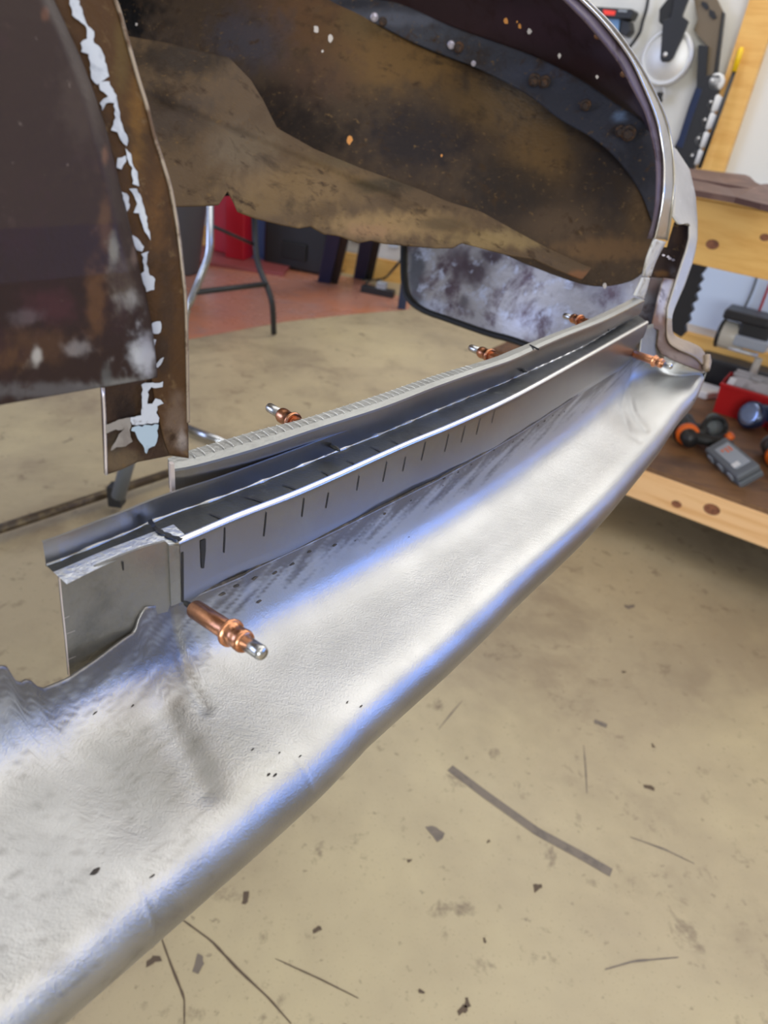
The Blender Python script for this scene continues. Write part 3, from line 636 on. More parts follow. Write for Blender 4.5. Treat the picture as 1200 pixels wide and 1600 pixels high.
sheet('jamb_strip', [(1037, 434), (1032, 452), (1026, 477), (1018, 512), (1030, 515), (1027, 540), (1034, 552), (1055, 563), (1097, 580)], [(1060, 437), (1055, 443), (1043, 482), (1043, 500), (1044, 515), (1046, 536), (1061, 546), (1085, 558), (1100, 571)], lambda x, y: sk(x, y)+.004, M['dirtl'], body, (.13, .085, .07),
      [(1040, 470, 16, 26, (.50, .46, .46), .85), (1048, 446, 12, 8, (.45, .42, .42), .6), (1030, 500, 10, 10, (.20, .10, .06), .8), (1065, 560, 50, 12, (.20, .15, .13), .8), (1032, 495, 4, 12, (.4, .36, .34), .4)], nx=60, ny=10, smoothline=False)
sheet('jamb_plate', [(1016, 433), (1007, 466), (997, 488), (1001, 500), (1012, 512)], [(1037, 435), (1032, 452), (1026, 477), (1022, 497), (1019, 514)], lambda x, y: .712, M['dirtl'], body, (.10, .09, .095), [(1012, 480, 14, 22, (.17, .17, .20), .7), (1020, 445, 12, 14, (.12, .08, .08), .7)], nx=30, ny=8, smoothline=False)
sheet('rusty_recess', [(1054, 347), (1047, 370), (1042, 388), (1033, 386), (1028, 402), (1020, 420), (1014, 434)], [(1080, 347), (1078, 372), (1072, 392), (1069, 402), (1065, 413), (1060, 428), (1058, 440)], lambda x, y: .735, M['dirt'], body, (.035, .022, .018),
      [(1035, 428, 12, 6, (.16, .08, .03), .9), (1052, 425, 6, 8, (.10, .09, .10), .7), (1060, 370, 10, 14, (.07, .04, .025), .6)], nx=40, ny=12, smoothline=False)
g = G()
for px, py, s in [(1037, 399, 3.4), (1047, 404, 4), (1052, 406, 3), (1044, 401, 3)]:
    c = P(px, py, .73); g.prism([c+R[:, 0]*math.cos(a)*s/FPX*.73*random.uniform(.6, 1.1)+R[:, 1]*math.sin(a)*s/FPX*.5*random.uniform(.6, 1.1) for a in np.linspace(0, 6.28, 7, endpoint=False)], unit(ray(px, py))*.001)
obj('weld_blobs', g, M['boltm'], body)['kind'] = 'stuff'
# end piece joining the front face to the jamb
sheet('end_gusset', [(1004, 512), (1012, 508), (1022, 506), (1032, 514)], [(998, 562), (1010, 562), (1022, 562), (1038, 562)], tps([(1004, 512, .664), (1032, 514, .70), (998, 562, .650), (1038, 562, .69)]), M['greysteel'], body, (.5,)*3, nx=14, ny=8)

# unseen sheet added above the interior to shade the floor at the left
g = G(); rc = np.array([0, .33, 0]); cd_ = np.array([.55, .84, 0])
rows = [[rc+cd_*s_+ND*k_+ZUP*(1.36+.10*math.sin(math.pi*(k_-.5)/1.3)) for s_ in np.linspace(-.6, 1.0, 12)] for k_ in np.linspace(.5, 1.8, 12)]
g.grid(rows); obj('overhead_shade', g, M['skinm'], body, smooth=True, solid=.002)

# near left: quarter panel, rusty post with flaked paint, hanging stub -------------------------
ql = np.array([-.079, .2395]); qdir = unit([-.62, -.78])
def nearp(x, y, back=0):
    r = ray(x, y); q = np.array([*ql, 0]); c = np.array([*-qdir, 0]); nn_ = np.array([-c[1], c[0], 0]); h = .1
    for _ in range(40):
        k = leanf(h)+back; s = (q+nn_*k).dot(nn_)/r.dot(nn_); h = .6*h+.4*(r[2]*s+.1435)
    return r*s+UP
pnl_r = [(60, -60), (85, 0), (112, 55), (130, 100), (152, 155), (165, 200), (178, 250), (192, 310), (205, 365), (220, 425), (232, 480), (240, 530), (245, 590)]
def panel_depth(x, y):
    # gently crowned skin a little outside the plane of the opening
    e = np.interp(y, [q[1] for q in pnl_r], [q[0] for q in pnl_r])
    edge = max(0, 1-(e-x)/26); return nearp(x, y, -.010+.004*edge**2)
pb = (.034, .020, .016)
lp = sheet('quarter_panel', [(-110, -60), (-110, 0), (-110, 100), (-110, 200), (-110, 300), (-110, 400), (-110, 500), (-110, 600), (-110, 652)],
      [(60, -60), (85, 0), (130, 100), (165, 200), (190, 300), (214, 400), (236, 500), (245, 575), (246, 590)], panel_depth, M['dirtl'], body, pb,
      [(150, 470, 18, 60, (.12, .058, .026), .75), (165, 350, 12, 50, (.10, .05, .026), .7), (190, 440, 20, 50, (.11, .08, .055), .6), (60, 540, 60, 30, (.10, .05, .024), .55), (5, 560, 26, 22, (.14, .07, .026), .6), (225, 560, 22, 30, (.50, .50, .50), .85), (200, 470, 20, 16, (.40, .38, .34), .5), (178, 390, 8, 28, (.30, .28, .22), .5),
       (57, 555, 9, 16, (.55, .52, .46), .6), (120, 545, 22, 14, (.30, .27, .25), .5), (80, 610, 110, 14, (.11, .10, .095), .8), (200, 600, 50, 12, (.20, .19, .17), .8), (230, 540, 12, 24, (.42, .42, .44), .7), (165, 240, 6, 16, (.26, .12, .06), .6), (70, 22, 8, 12, (.16, .07, .04), .5), (80, 480, 50, 30, (.075, .028, .03), .6), (165, 590, 10, 20, (.12, .12, .11), .6), (40, 495, 30, 14, (.15, .12, .12), .4), (130, 160, 40, 90, (.062, .042, .032), .6), (210, 395, 6, 24, (.22, .15, .12), .4)],
      nx=260, ny=150, solid=.0012)
# trim the lower edge line: a thin folded hem runs along it
hem = [(-110, 652), (0, 635), (52, 624), (55, 618), (110, 612), (160, 607), (200, 598), (246, 590)]
po = [(150, -60), (180, 0), (198, 60), (215, 120), (229, 165), (240, 210), (253, 250), (265, 290), (273, 330), (278, 360), (285, 420), (290, 470), (292, 540), (293, 600), (294, 660), (295, 716)]
pi_ = [(55, -60), (80, 0), (107, 55), (125, 100), (146, 155), (160, 200), (173, 250), (187, 310), (200, 365), (214, 425), (224, 480), (232, 530), (238, 590), (246, 640), (258, 690), (266, 711)]
sheet('rusty_post', pi_, po, lambda x, y: nearp(x, y, .0), M['dirt'], body, (.075, .038, .016),
      [(215, 200, 16, 90, (.17, .085, .022), .8), (190, 90, 14, 70, (.11, .07, .025), .7), (245, 330, 14, 80, (.13, .062, .02), .7), (262, 480, 12, 60, (.05, .03, .018), .7), (255, 560, 18, 40, (.04, .026, .018), .7), (275, 660, 20, 50, (.16, .11, .075), .7), (285, 690, 8, 20, (.32, .27, .23), .7), (265, 400, 10, 30, (.10, .05, .02), .6)],
      nx=150, ny=14, solid=.0012)
g = G(); g.tube([nearp(*p)-unit(ray(*p))*.0003 for p in po[:-1]], .0007, 6, n=120)
obj('post_edge', g, mat('worn_edge', (.34, .27, .2), .5, .5, [(80, .5, .6, (.12, .07, .04))]), body, smooth=True)
# flaked white paint down the post: ragged thin islands of filler
flakes = [
 [(108, -4), (122, -4), (130, 22), (137, 40), (147, 50), (146, 68), (158, 76), (166, 100), (170, 118), (163, 124), (153, 132), (144, 124), (141, 102), (139, 84), (128, 80), (127, 68), (135, 60), (136, 44), (124, 32), (113, 24)],
 [(155, 128), (170, 128), (182, 148), (187, 176), (192, 200), (201, 222), (197, 228), (189, 218), (183, 206), (174, 204), (180, 184), (178, 160), (166, 162), (160, 174), (157, 160), (168, 150), (157, 140)],
 [(184, 248), (196, 243), (197, 252), (190, 264), (181, 262)], [(196, 232), (204, 240), (206, 254), (214, 268), (217, 290), (208, 287), (206, 262), (198, 246)],
 [(202, 294), (214, 294), (222, 310), (228, 334), (232, 356), (236, 374), (226, 362), (219, 344), (218, 334), (210, 332), (215, 318), (209, 306)],
 [(191, 299), (201, 304), (203, 326), (199, 330), (194, 316)],
 [(206, 366), (216, 372), (225, 386), (223, 394), (214, 392), (208, 380)], [(222, 396), (232, 392), (229, 402), (230, 412), (234, 430), (242, 436), (241, 452), (229, 456), (223, 442), (219, 428), (226, 424), (224, 408)],
 [(229, 476), (233, 484), (231, 494)], [(238, 504), (250, 502), (253, 514), (247, 522), (236, 520), (235, 512)], [(238, 528), (244, 530), (243, 542), (240, 545)], [(250, 560), (255, 558), (254, 566), (247, 576), (243, 572)]]
g = G()
def rough_poly(pl):
    out = []
    for i in range(len(pl)):
        (x0, y0), (x1, y1) = pl[i], pl[(i+1) % len(pl)]
        k = max(1, int(math.hypot(x1-x0, y1-y0)/5))
        for j in range(k): out.append((x0+(x1-x0)*j/k+random.uniform(-1.3, 1.3), y0+(y1-y0)*j/k+random.uniform(-1.3, 1.3)))
    return out
for pl_ in flakes:
    pts = rough_poly(pl_)
    g.prism([nearp(x, y)-unit(ray(x, y))*.0009 for x, y in pts], unit(ray(*pts[0]))*.0006)
obj('white_paint_flakes', g, M['flake'], body)['kind'] = 'stuff'
# stub hanging below the quarter panel
sheet('post_stub', [(160, 600), (200, 598), (246, 588), (266, 600), (292, 600)], [(166, 742), (190, 734), (215, 722), (266, 712), (294, 716)], lambda x, y: nearp(x, y, .0015), M['dirt'], body, (.055, .032, .02),
      [(185, 720, 40, 22, (.13, .09, .05), .85), (195, 640, 24, 24, (.022, .015, .012), .8), (270, 690, 14, 30, (.20, .14, .10), .8), (280, 650, 10, 40, (.06, .035, .025), .7), (180, 690, 14, 20, (.06, .05, .035), .6)], nx=60, ny=40, smoothline=False)
g = G()
for pl_, mi in [([(222, 600), (254, 597), (254, 604), (236, 606), (232, 612), (231, 630), (238, 632), (243, 622), (252, 624), (256, 630), (246, 634), (244, 645), (250, 652), (247, 660), (230, 662), (206, 664), (204, 652), (220, 648), (222, 625)], 0),
                ([(166, 664), (190, 654), (203, 652), (206, 664), (203, 672), (206, 690), (196, 698), (182, 700), (172, 704), (182, 684), (196, 670), (180, 672), (166, 677)], 1),
                ([(206, 667), (247, 663), (246, 684), (243, 697), (232, 702), (230, 710), (226, 708), (224, 694), (214, 684), (212, 675), (206, 672)], 2)]:
    pts = rough_poly(pl_); g.prism([nearp(x, y)-unit(ray(x, y))*.0008 for x, y in pts], unit(ray(*pts[0]))*.0005, mi)
M['fl2'] = mat('beige_paint', (.27, .24, .20), .6, 0, [(90, .5, .62, (.2, .17, .14))]); M['fl3'] = mat('pale_blue_paint', (.38, .47, .52), .6, 0, [(90, .55, .65, (.25, .3, .34))])
obj('stub_paint', g, [M['flake'], M['fl2'], M['fl3']], body)['kind'] = 'stuff'
g = G(); g.tube([nearp(x, y, .0015)-unit(ray(x, y))*.0002 for x, y in [(161, 606), (164, 660), (166, 742)]], .0005, 5, n=10); obj('stub_edge', g, M['edge'], body, smooth=True)

# ------------------------------------------------------------------ spring sheet fasteners
def fastener(a, b, label, grp=None):
    """a = where it enters the sheet, b = end of the steel plunger"""
    a = np.array(a); b = np.array(b); ax = unit(b-a); Lt = np.linalg.norm(b-a)
    t = thing('sheet_metal_fastener', label, 'clamp', a, grp)
    s = Lt/.047
    g = G(); g.lathe(a+ax*.001*s, a+ax*.026*s, [(0, .0033), (.03, .0037), (.97, .0037), (1, .0034)], 28); obj('barrel', g, M['copper'], t, smooth=True)
    g = G(); g.lathe(a+ax*.026*s, a+ax*.0365*s, [(0, .0038), (.01, .0049), (.05, .0053), (.12, .0053), (.17, .0048), (.19, .0041), (.55, .0040), (.66, .0042), (.86, .0043), (.95, .0040), (1, .0031)], 28); obj('collar', g, M['copper'], t, smooth=True)
    g = G(); g.lathe(a+ax*.034*s, a+ax*.047*s, [(0, .0027), (.90, .0027), (.96, .0025), (.98, .0021), (1, .0020)], 28); obj('plunger', g, M['pin'], t, smooth=True)
    g = G(); g.lathe(a-ax*.007*s, a+ax*.002*s, [(0, .0006), (.25, .0012), (1, .0013)], 12); obj('pin', g, M['black'], t, smooth=True)
    return t
def endat(a, px, py, L, near=True):
    r = ray(px, py); o = np.array(a)-UP; A2, B2, C2 = r@r, -2*r@o, o@o-L*L; D = max(0, B2*B2-4*A2*C2)
    s = (-B2-math.sqrt(D))/(2*A2) if near else (-B2+math.sqrt(D))/(2*A2)
    return r*s+UP
a = P(302, 950, .272); fastener(a, endat(a, 411, 1022, .047), 'copper spring sheet fastener pointing at the viewer, nearest one under the front face', 'copper spring fasteners on the sill')
a = P(990, 553, .655); fastener(a, endat(a, 1049, 573, .044), 'copper spring sheet fastener on the far end of the tail panel, beside the jamb', 'copper spring fasteners on the sill')
for (tx_, ty_, ex, ey, lab) in [(520, 690, 420, 636, 'copper spring sheet fastener with steel plunger behind the flange, nearest the rusty post'), (815, 573, 735, 543, 'copper spring sheet fastener behind the flange, above the middle of the sill'), (947, 510, 882, 493, 'copper spring sheet fastener behind the flange, in front of the steel inner panel')]:
    j = min(range(119), key=lambda i: abs(proj(w0[i]+ZUP*.005)[0]-tx_)); a = w0[j]+ZUP*.0045-norm_out(w0, j)*.002
    t = fastener(a, endat(a, ex, ey, .066 if False else .060, False), lab, 'copper spring fasteners on the sill')

# ------------------------------------------------------------------ stand and things behind the body on the floor
def rod(g, p, q, r, mi=0, seg=12): g.lathe(p, q, [(0, r), (1, r)], seg, mi)
t = thing('support_stand', 'rusty steel tube stand on the floor under the hanging stub', 'stand', (*onz(185, 790, 0)[:2], 0))
g = G(); a, b = onz(-60, 846, .03), onz(268, 738, .03); b2 = b+(b-a)*.02; rod(g, a, b2, .0125); obj('floor_tube', g, M['rust_tube'], t, smooth=True)
g = G(); a = onz(183, 788, .02); top = a+ZUP*.62+BD*.0; g.box(a+ZUP*.03+(0), (.035, .035, .06)); obj('foot', g, M['black'], t)
g = G(); pa = P(185, 775, proj and 1.70); pb_ = P(215, 705, 1.62); rod(g, pa, P(222, 640, 1.55), .017); obj('upright', g, M['casegrey'], t, smooth=True)
g = G(); rod(g, onz(290, 668, .02), onz(352, 693, .02), .013); tag(obj('steel_tube', g, M['chrome'], smooth=True), 'short shiny steel tube lying on the floor behind the rusty post', 'tube')

t = thing('folding_table', 'black folding table with curved steel legs beyond the body', 'table', (*onz(428, 520, 0)[:2], 0))
fr = onz(428, 521, .01); dd = 3.2
g = G(); g.tube([fr, P(424, 468, 3.24), P(404, 415, 3.22), P(399, 380, 3.2), P(397, 320, 3.2)], .0135, 10); obj('leg', g, M['black'], t, smooth=True)
fl_ = onz(283, 540, .01)
g = G(); g.tube([fl_, P(290, 492, 2.92), P(310, 440, 2.9), P(325, 400, 2.88), P(328, 360, 2.86), P(328, 290, 2.85)], .0155, 10); obj('leg', g, M['chrome'], t, smooth=True)
g = G(); g.tube([P(304, 457, 2.9), P(415, 444, 3.22)], .0125, 8, smooth=False); obj('crossbar', g, M['black'], t, smooth=True)
g = G(); g.tube([P(330, 352, 2.87), P(394, 381, 3.2)], .007, 8, smooth=False); obj('brace', g, M['black'], t, smooth=True)
g = G(); q = P(330, 255, 2.9); g.box(q+np.array([-.1, .25, .03]), (.9, .7, .04)); obj('table_top', g, M['greyplastic'], t, bevel=.008)

g = G(); c = onz(285, 432, 0)+np.array([-.06, .1, 0])
rows = [[c+np.array([math.cos(a)*r, math.sin(a)*r, z]) for a in np.linspace(0, 2*math.pi, 28, endpoint=False)] for z, r in [(.0, .10), (.01, .12), (.38, .17), (.39, .18), (.40, .17), (.38, .16), (.03, .11)]]
g.grid(rows, 0, True); tag(obj('waste_bin', g, M['greyplastic'], smooth=True), 'dark grey tapered bin beside the folding table leg', 'bin')

# two-post lift column
t = thing('vehicle_lift', 'red steel lift column standing on a bolted base plate', 'lift', (*onz(368, 418, 0)[:2], 0))
bc = onz(369, 412, 0)
g = G(); g.box(bc+np.array([.02, .05, .012]), (.62, .42, .024)); obj('base_plate', g, mat('dark_red_plate', srgb(150, 78, 76), .4), t, bevel=.003)
ang = math.radians(12); ax_ = (np.array([math.cos(ang), -math.sin(ang), 0]), np.array([math.sin(ang), math.cos(ang), 0]), ZUP)
g = G(); g.box(bc+np.array([0, .08, 1.3]), (.125, .14, 2.55), ax_); obj('column', g, M['red'], t, bevel=.005)
g = G(); g.box(bc+np.array([-.13, .19, 1.3]), (.09, .1, 2.55), ax_); obj('carriage', g, M['red'], t, bevel=.005)
g = G(); c = onz(403, 412, 0)+np.array([0, .12, 0]); g.box(c+ZUP*.5, (.09, .08, 1.0)); g.box(c+ZUP*.5+BD*.13, (.06, .06, 1.0)); g.box(c+ZUP*.98+BD*.06, (.24, .09, .04)); g.box(c+ZUP*.015+BD*.06, (.24, .12, .03))
tag(obj('blue_frame', g, M['blue'], bevel=.004), 'blue steel frame between the red lift column and the black cabinet', 'frame')
t = thing('storage_tote', 'large black plastic storage tote against the back wall', 'box', (*onz(457, 415, 0)[:2], 0))
c = onz(457, 424, 0)+WN*.12; g = G(); g.box(c+ZUP*.2, (.42, .20, .40), (WD, WN, ZUP)); obj('tote_body', g, M['black'], t, bevel=.02)
g = G(); g.box(c+ZUP*.42, (.46, .23, .05), (WD, WN, ZUP)); obj('lid', g, M['black'], t, bevel=.01)
g = G(); g.box(c-WN*.108+ZUP*.12, (.16, .02, .10), (WD, WN, ZUP)); obj('handle', g, M['rubber'], t, bevel=.006)
t = thing('sawhorse', 'dark blue steel sawhorse with splayed legs by the back wall', 'sawhorse', (*onz(535, 440, 0)[:2], 0))
for (x, y), (ux, uy), d2, m in [((507, 440), (530, 330), 3.75, 'navy'), ((562, 434), (580, 340), 3.95, 'navy'), ((628, 480), (628, 372), 3.2, 'navy')][:2]:
    f_ = onz(x, y, 0); u_ = P(ux, uy, d2); g = G(); d_ = unit(u_-f_); g.box((f_+u_)/2, (.075, .06, np.linalg.norm(u_-f_)), (unit(np.cross([0, 1, 0], d_)), unit(np.cross(d_, np.cross([0, 1, 0], d_))), d_)); obj('leg', g, M['navy'], t, bevel=.004)
    g = G(); g.box((f_+u_)/2+np.array([.06, .03, 0]), (.04, .07, np.linalg.norm(u_-f_)*.96), (unit(np.cross([0, 1, 0], d_)), unit(np.cross(d_, np.cross([0, 1, 0], d_))), d_)); obj('leg_brace', g, M['black'], t)
g = G(); p0, p1 = P(505, 322, 3.75), P(600, 330, 3.95); rod(g, p0, p1, .045); obj('top_beam', g, M['navy'], t)
g = G(); f_ = onz(627, 484, 0); g.box(f_+np.array([0, .03, .3]), (.045, .05, .60)); tag(obj('post', g, M['navy'], bevel=.003), 'short dark blue post beside the steel inner panel', 'post')
# power strip tangle
t = thing('power_strip', 'small power strip with grey plug and cord on the floor by the back wall', 'power strip', (*onz(592, 462, 0)[:2], 0))
c = onz(590, 460, 0); g = G(); g.box(c+ZUP*.02, (.20, .06, .04), (WD, WN, ZUP)); obj('strip_body', g, M['black'], t, bevel=.005)
g = G(); g.box(c+ZUP*.055+WD*.02, (.06, .05, .04), (WD, WN, ZUP)); obj('plug', g, M['casewin'], t, bevel=.006)
g = G(); g.tube([onz(572, 452, .02), onz(575, 440, .05), onz(600, 435, .02), P(615, 420, 3.7), P(630, 402, 3.6)], .007, 6); obj('cord', g, M['black'], t, smooth=True)
g = G(); q0 = onz(770, 532, 0); 
g.box(P(805, 545, 1.75), (.12, .12, .10), (BD, BN, ZUP)); g.box(P(805, 545, 1.75)-ZUP*.35, (.05, .05, .62), (BD, BN, ZUP)); zb = P(805, 545, 1.75)[2]-.66
g = G(); c = P(815, 548, 1.9); hgt = c[2]; g.box((c[0], c[1], hgt/2), (.13, .10, hgt), (BD, BN, ZUP)); tag(obj('wooden_block', g, M['orangerust'], bevel=.004), 'rust brown upright block under the steel inner panel', 'block')

# ------------------------------------------------------------------ workbench on the right
CB = 1.93; zt = H-.146; zs = H-.838
t = thing('workbench', 'pine workbench with a lower plywood shelf along the white wall', 'workbench', bp(1.0, CB+.3, 0))
a0 = float((onc(880, 700, CB)).dot(BD)); a1 = 1.75; la = a1-a0; ca = (a0+a1)/2
g = G(); g.box(bp(ca, CB+.019, zt-.071), (la, .038, .140), (BD, BN, ZUP)); ap = obj('apron', g, M['wood'], t, bevel=.002)
g = G(); g.box(bp(ca, CB+.34, zt+.009), (la, .68, .018), (BD, BN, ZUP)); obj('bench_top', g, M['wood'], t, bevel=.001)
g = G(); g.box(bp(ca, CB+.019, zs-.047), (la, .038, .092), (BD, BN, ZUP)); obj('shelf_rail', g, M['wood2'], t, bevel=.003)
g = G(); g.box(bp(ca, (CB+CW)/2, zs+.004), (la, CW-CB-.004, .016), (BD, BN, ZUP)); obj('lower_shelf', g, M['ply'], t)
g = G(); g.box(bp(ca, CW-.02, zs+.08), (la, .038, .14), (BD, BN, ZUP)); obj('back_rail', g, M['wood'], t)
for aa in (a0+.05, a1-.05):
    for cc_ in (CB+.085, CB+.60):
        if aa < .5 and cc_ > 2.4: aa = .9
        g = G(); g.box(bp(aa, cc_, zt/2), (.089, .089, zt-.002), (BD, BN, ZUP)); obj('leg', g, M['wood'], t)
g = G(); 
for px, py, s in [(1113, 382, .014), (1057, 788, .013), (1112, 796, .02), (1195, 371, .01)]:
    c = onc(px, py, CB-.0008); g.prism([c+BD*s*math.cos(a)*1.1+ZUP*s*.8*math.sin(a) for a in np.linspace(0, 6.283, 14, endpoint=False)], BN*.0015)
obj('knots', g, mat('wood_knot', srgb(140, 88, 58), .6, 0, [(60, .5, .6, srgb(110, 66, 44))]), t)['kind'] = 'stuff'
# stud and white board
g = G(); sa = float(onc(1137, 190, CW).dot(BD)); g.box(bp(sa, CW-.02, 1.4), (.094, .038, 2.79), (BD, BN, ZUP)); struct('trim_1', g, M['wood'])
# brown sheet lying on the bench
g = G(); sp = [(1060, 262), (1096, 265), (1120, 268), (1165, 273), (1172, 276), (1180, 284), (1188, 288), (1196, 287), (1230, 290), (1230, 326), (1190, 318), (1150, 308), (1120, 303), (1085, 297), (1060, 292)]
g.prism([onz(x, y, zt+.045-.02*(y > 290)) for x, y in sp], ZUP*-.012)
g.box(onc(1120, 300, CB+.06)*[1, 1, 0]+ZUP*(zt+.028), (.14, .012, .018), (BD, BN, ZUP))
tag(obj('rusty_sheet', g, M['sheetrust']), 'torn purple-brown rusty metal sheet lying on the bench top', 'metal sheet')
# black jagged rubber strip hanging under the bench
g = G(); jag = [(1078, 408), (1104, 416), (1100, 424), (1094, 430), (1098, 438), (1090, 446), (1094, 454), (1086, 460), (1089, 470), (1080, 476), (1083, 486), (1076, 492), (1078, 502), (1070, 508), (1071, 520), (1064, 527), (1040, 512), (1050, 470)]
g.prism([onc(x, y, 2.7) for x, y in jag], BN*.03)
tag(obj('black_saw_tooth_panel', g, M['black']), 'black panel with a saw-toothed edge hanging under the bench behind the body', 'panel')
g = G(); g.box(bp(.45, CW-.008, (zt+zs)/2+.085), (2.4, .012, zt-zs-.19), (BD, BN, ZUP)); tag(obj('white_board', g, M['board']), 'smooth white board fixed to the wall under the bench top', 'board')
for pts, m, lab in [([(1184, 430), (1174, 458), (1160, 488)], 'casegrey', 'grey cord hanging in front of the white board under the bench'), ([(1204, 440), (1194, 466), (1184, 492)], 'redbin', 'red cord hanging in front of the white board, right of the grey cord')]:
    g = G(); g.tube([onc(x, y, CW-.035) for x, y in pts], .0045, 6); tag(obj('hanging_cord', g, M[m], smooth=True), lab, 'cord')

# bench grinder on the lower shelf
cg = 2.80
ctr = onc(1165, 520, cg); t = thing('bench_grinder', 'beige bench grinder with black guard standing on the lower shelf', 'grinder', ctr*[1, 1, 0]+ZUP*(zs+.012))
ga = float(ctr.dot(BD)); m0 = onc(1124, 518, cg); m1 = onc(1165, 532, cg)
m0[2] = m1[2] = (m0[2]+m1[2])/2
g = G(); g.lathe(m0, m1, [(0, .038), (.06, .046), (.12, .048), (.96, .048), (1, .04)], 28); obj('motor', g, M['beige'], t, smooth=True)
g = G(); g.lathe(m0-BD*.004, m0+BD*.010, [(0, .040), (.3, .050), (1, .050)], 28); obj('end_cap', g, M['black'], t, smooth=True)
g = G(); g.box(onc(1170, 494, cg), (.15, .12, .034), (BD, BN, ZUP)); g.box(onc(1183, 512, cg), (.10, .09, .065), (BD, BN, ZUP)); obj('wheel_guard', g, M['black'], t, bevel=.008)
g = G(); g.box(onc(1176, 533, cg), (.11, .11, .04), (BD, BN, ZUP)); obj('base', g, M['casewin'], t, bevel=.008)
g = G(); rod(g, onc(1138, 543, cg-.03), onc(1184, 556, cg-.03), .0075); obj('tool_rest', g, M['alu'], t, smooth=True)
g = G(); pz = onc(1186, 560, cg); rod(g, [pz[0], pz[1], zs+.012], pz, .013); g.box([pz[0], pz[1], zs+.018], (.1, .1, .012), (BD, BN, ZUP)); obj('pedestal', g, M['beige'], t, smooth=False)
g = G()
for px, py, sx, sy, sz_ in [(1140, 560, .10, .10, .05), (1165, 575, .14, .12, .06), (1150, 585, .12, .1, .05)]:
    c = onc(px, py, 2.33); 
g.box(onc(1150, 572, 2.88)*[1, 1, 0]+ZUP*(zs+.065), (.26, .12, .10), (BD, BN, ZUP)); tag(obj('dark_tool_case', g, M['black'], bevel=.012), 'low black case at the back of the lower shelf, behind the red bin', 'case')

# red bin with papers
pA, pB = onz(1114, 643, zs+.012), onz(1200, 668, zs+.012); ba = float(pA.dot(BD)); bc_ = float(pA.dot(BN))
t = thing('red_bin', 'red plastic bin full of papers on the lower shelf', 'bin', pA)
hb = .105; wb = .22; db = .14
g = G()
def taper(c0_, w0_, d0_, c1_, w1_, d1_, mi=0):
    vs = [c0_+BD*w0_*i+BN*d0_*j for i, j in ((0, 0), (1, 0), (1, 1), (0, 1))]+[c1_+BD*w1_*i+BN*d1_*j for i, j in ((0, 0), (1, 0), (1, 1), (0, 1))]; return vs
vo = taper(pA, wb, db, pA+ZUP*hb-BD*.008-BN*.008, wb+.016, db+.016); vi = taper(pA+ZUP*.003+BD*.004+BN*.004, wb-.008, db-.008, pA+ZUP*hb-BD*.004-BN*.004, wb+.008, db+.008)
g.add(vo+vi, [(0, 1, 2, 3), (8, 9, 10, 11)]+[(i, (i+1) % 4, 4+(i+1) % 4, 4+i) for i in range(4)]+[(8+i, 8+(i+1) % 4, 12+(i+1) % 4, 12+i) for i in range(4)]+[(4+i, 4+(i+1) % 4, 12+(i+1) % 4, 12+i) for i in range(4)])
obj('bin_shell', g, M['redbin'], t)
g = G(); g.box(pA+BD*wb*.5-BN*.009+ZUP*(hb-.006), (wb+.02, .008, .012), (BD, BN, ZUP)); obj('rim', g, M['redbin'], t, bevel=.002)
g = G()
for k in range(9):
    c = pA+BD*(wb*.52+random.uniform(-.01, .01))+BN*(.02+k*.0125)+ZUP*(hb*.62+.01*random.random()); g.box(c, (wb*.86, .0035, hb*1.15), (unit(BD+BN*random.uniform(-.05, .05)), BN, unit(ZUP+BD*random.uniform(-.05, .05))))
tag(obj('paper_stack', g, M['paper']), 'stack of grey-white papers standing inside the red bin', 'papers')
g = G(); g.box(pA+BD*.016+BN*.02+ZUP*(hb*.85), (.022, .01, .07), (BD, BN, unit(ZUP+BD*.15))); tag(obj('white_tube', g, M['white'], bevel=.003), 'small white tube in the left corner of the red bin', 'tube')
# white tray
g = G(); pc_ = onz(1098, 620, zs+.012); g.prism([pc_+BD*x+BN*y for x, y in ((-.05, -.02), (.015, -.03), (.05, .03), (.05, .09), (-.05, .09))], ZUP*.028)
tag(obj('white_tray', g, M['white'], bevel=.006), 'white plastic tray on the lower shelf, left of the red bin', 'tray')
g = G(); pc_ = onz(1101, 596, zs+.012)+BN*.05; g.lathe(pc_, pc_+ZUP*.05, [(0, .014), (.7, .014), (1, .008)], 14); tag(obj('green_bottle', g, mat('green_plastic', srgb(98, 134, 48), .4), smooth=True), 'small green bottle behind the white tray', 'bottle')
# round navy work light
c = onz(1172, 667, zs+.012)+ZUP*.046-BN*.02; v = unit(-BN*.75-BD*.5+ZUP*.25); t = thing('work_light', 'round navy work light with shiny lens in front of the red bin', 'lamp', c-ZUP*.045)
g = G(); g.lathe(c-v*.02, c+v*.026, [(0, .030), (.25, .042), (.8, .045), (1, .043)], 28); obj('housing', g, M['navy'], t, smooth=True)
g = G(); g.lathe(c+v*.0262, c+v*.030, [(0, .039), (.5, .037), (1, .026)], 28); obj('lens', g, mat('blue_lens', (.28, .36, .55), .15, .8), t, smooth=True)
g = G(); g.box(c+BD*.03+ZUP*.02, (.05, .03, .05), (BD, BN, ZUP)); obj('handle', g, M['navy'], t, bevel=.01)
g = G(); c = onz(1200, 668, zs+.012)+ZUP*.03; g.box(c+BD*.05-BN*.01, (.10, .08, .06), (BD, BN, ZUP)); tag(obj('red_case', g, M['redbin'], bevel=.01), 'low dark red box at the right edge of the frame beside the work light', 'box')

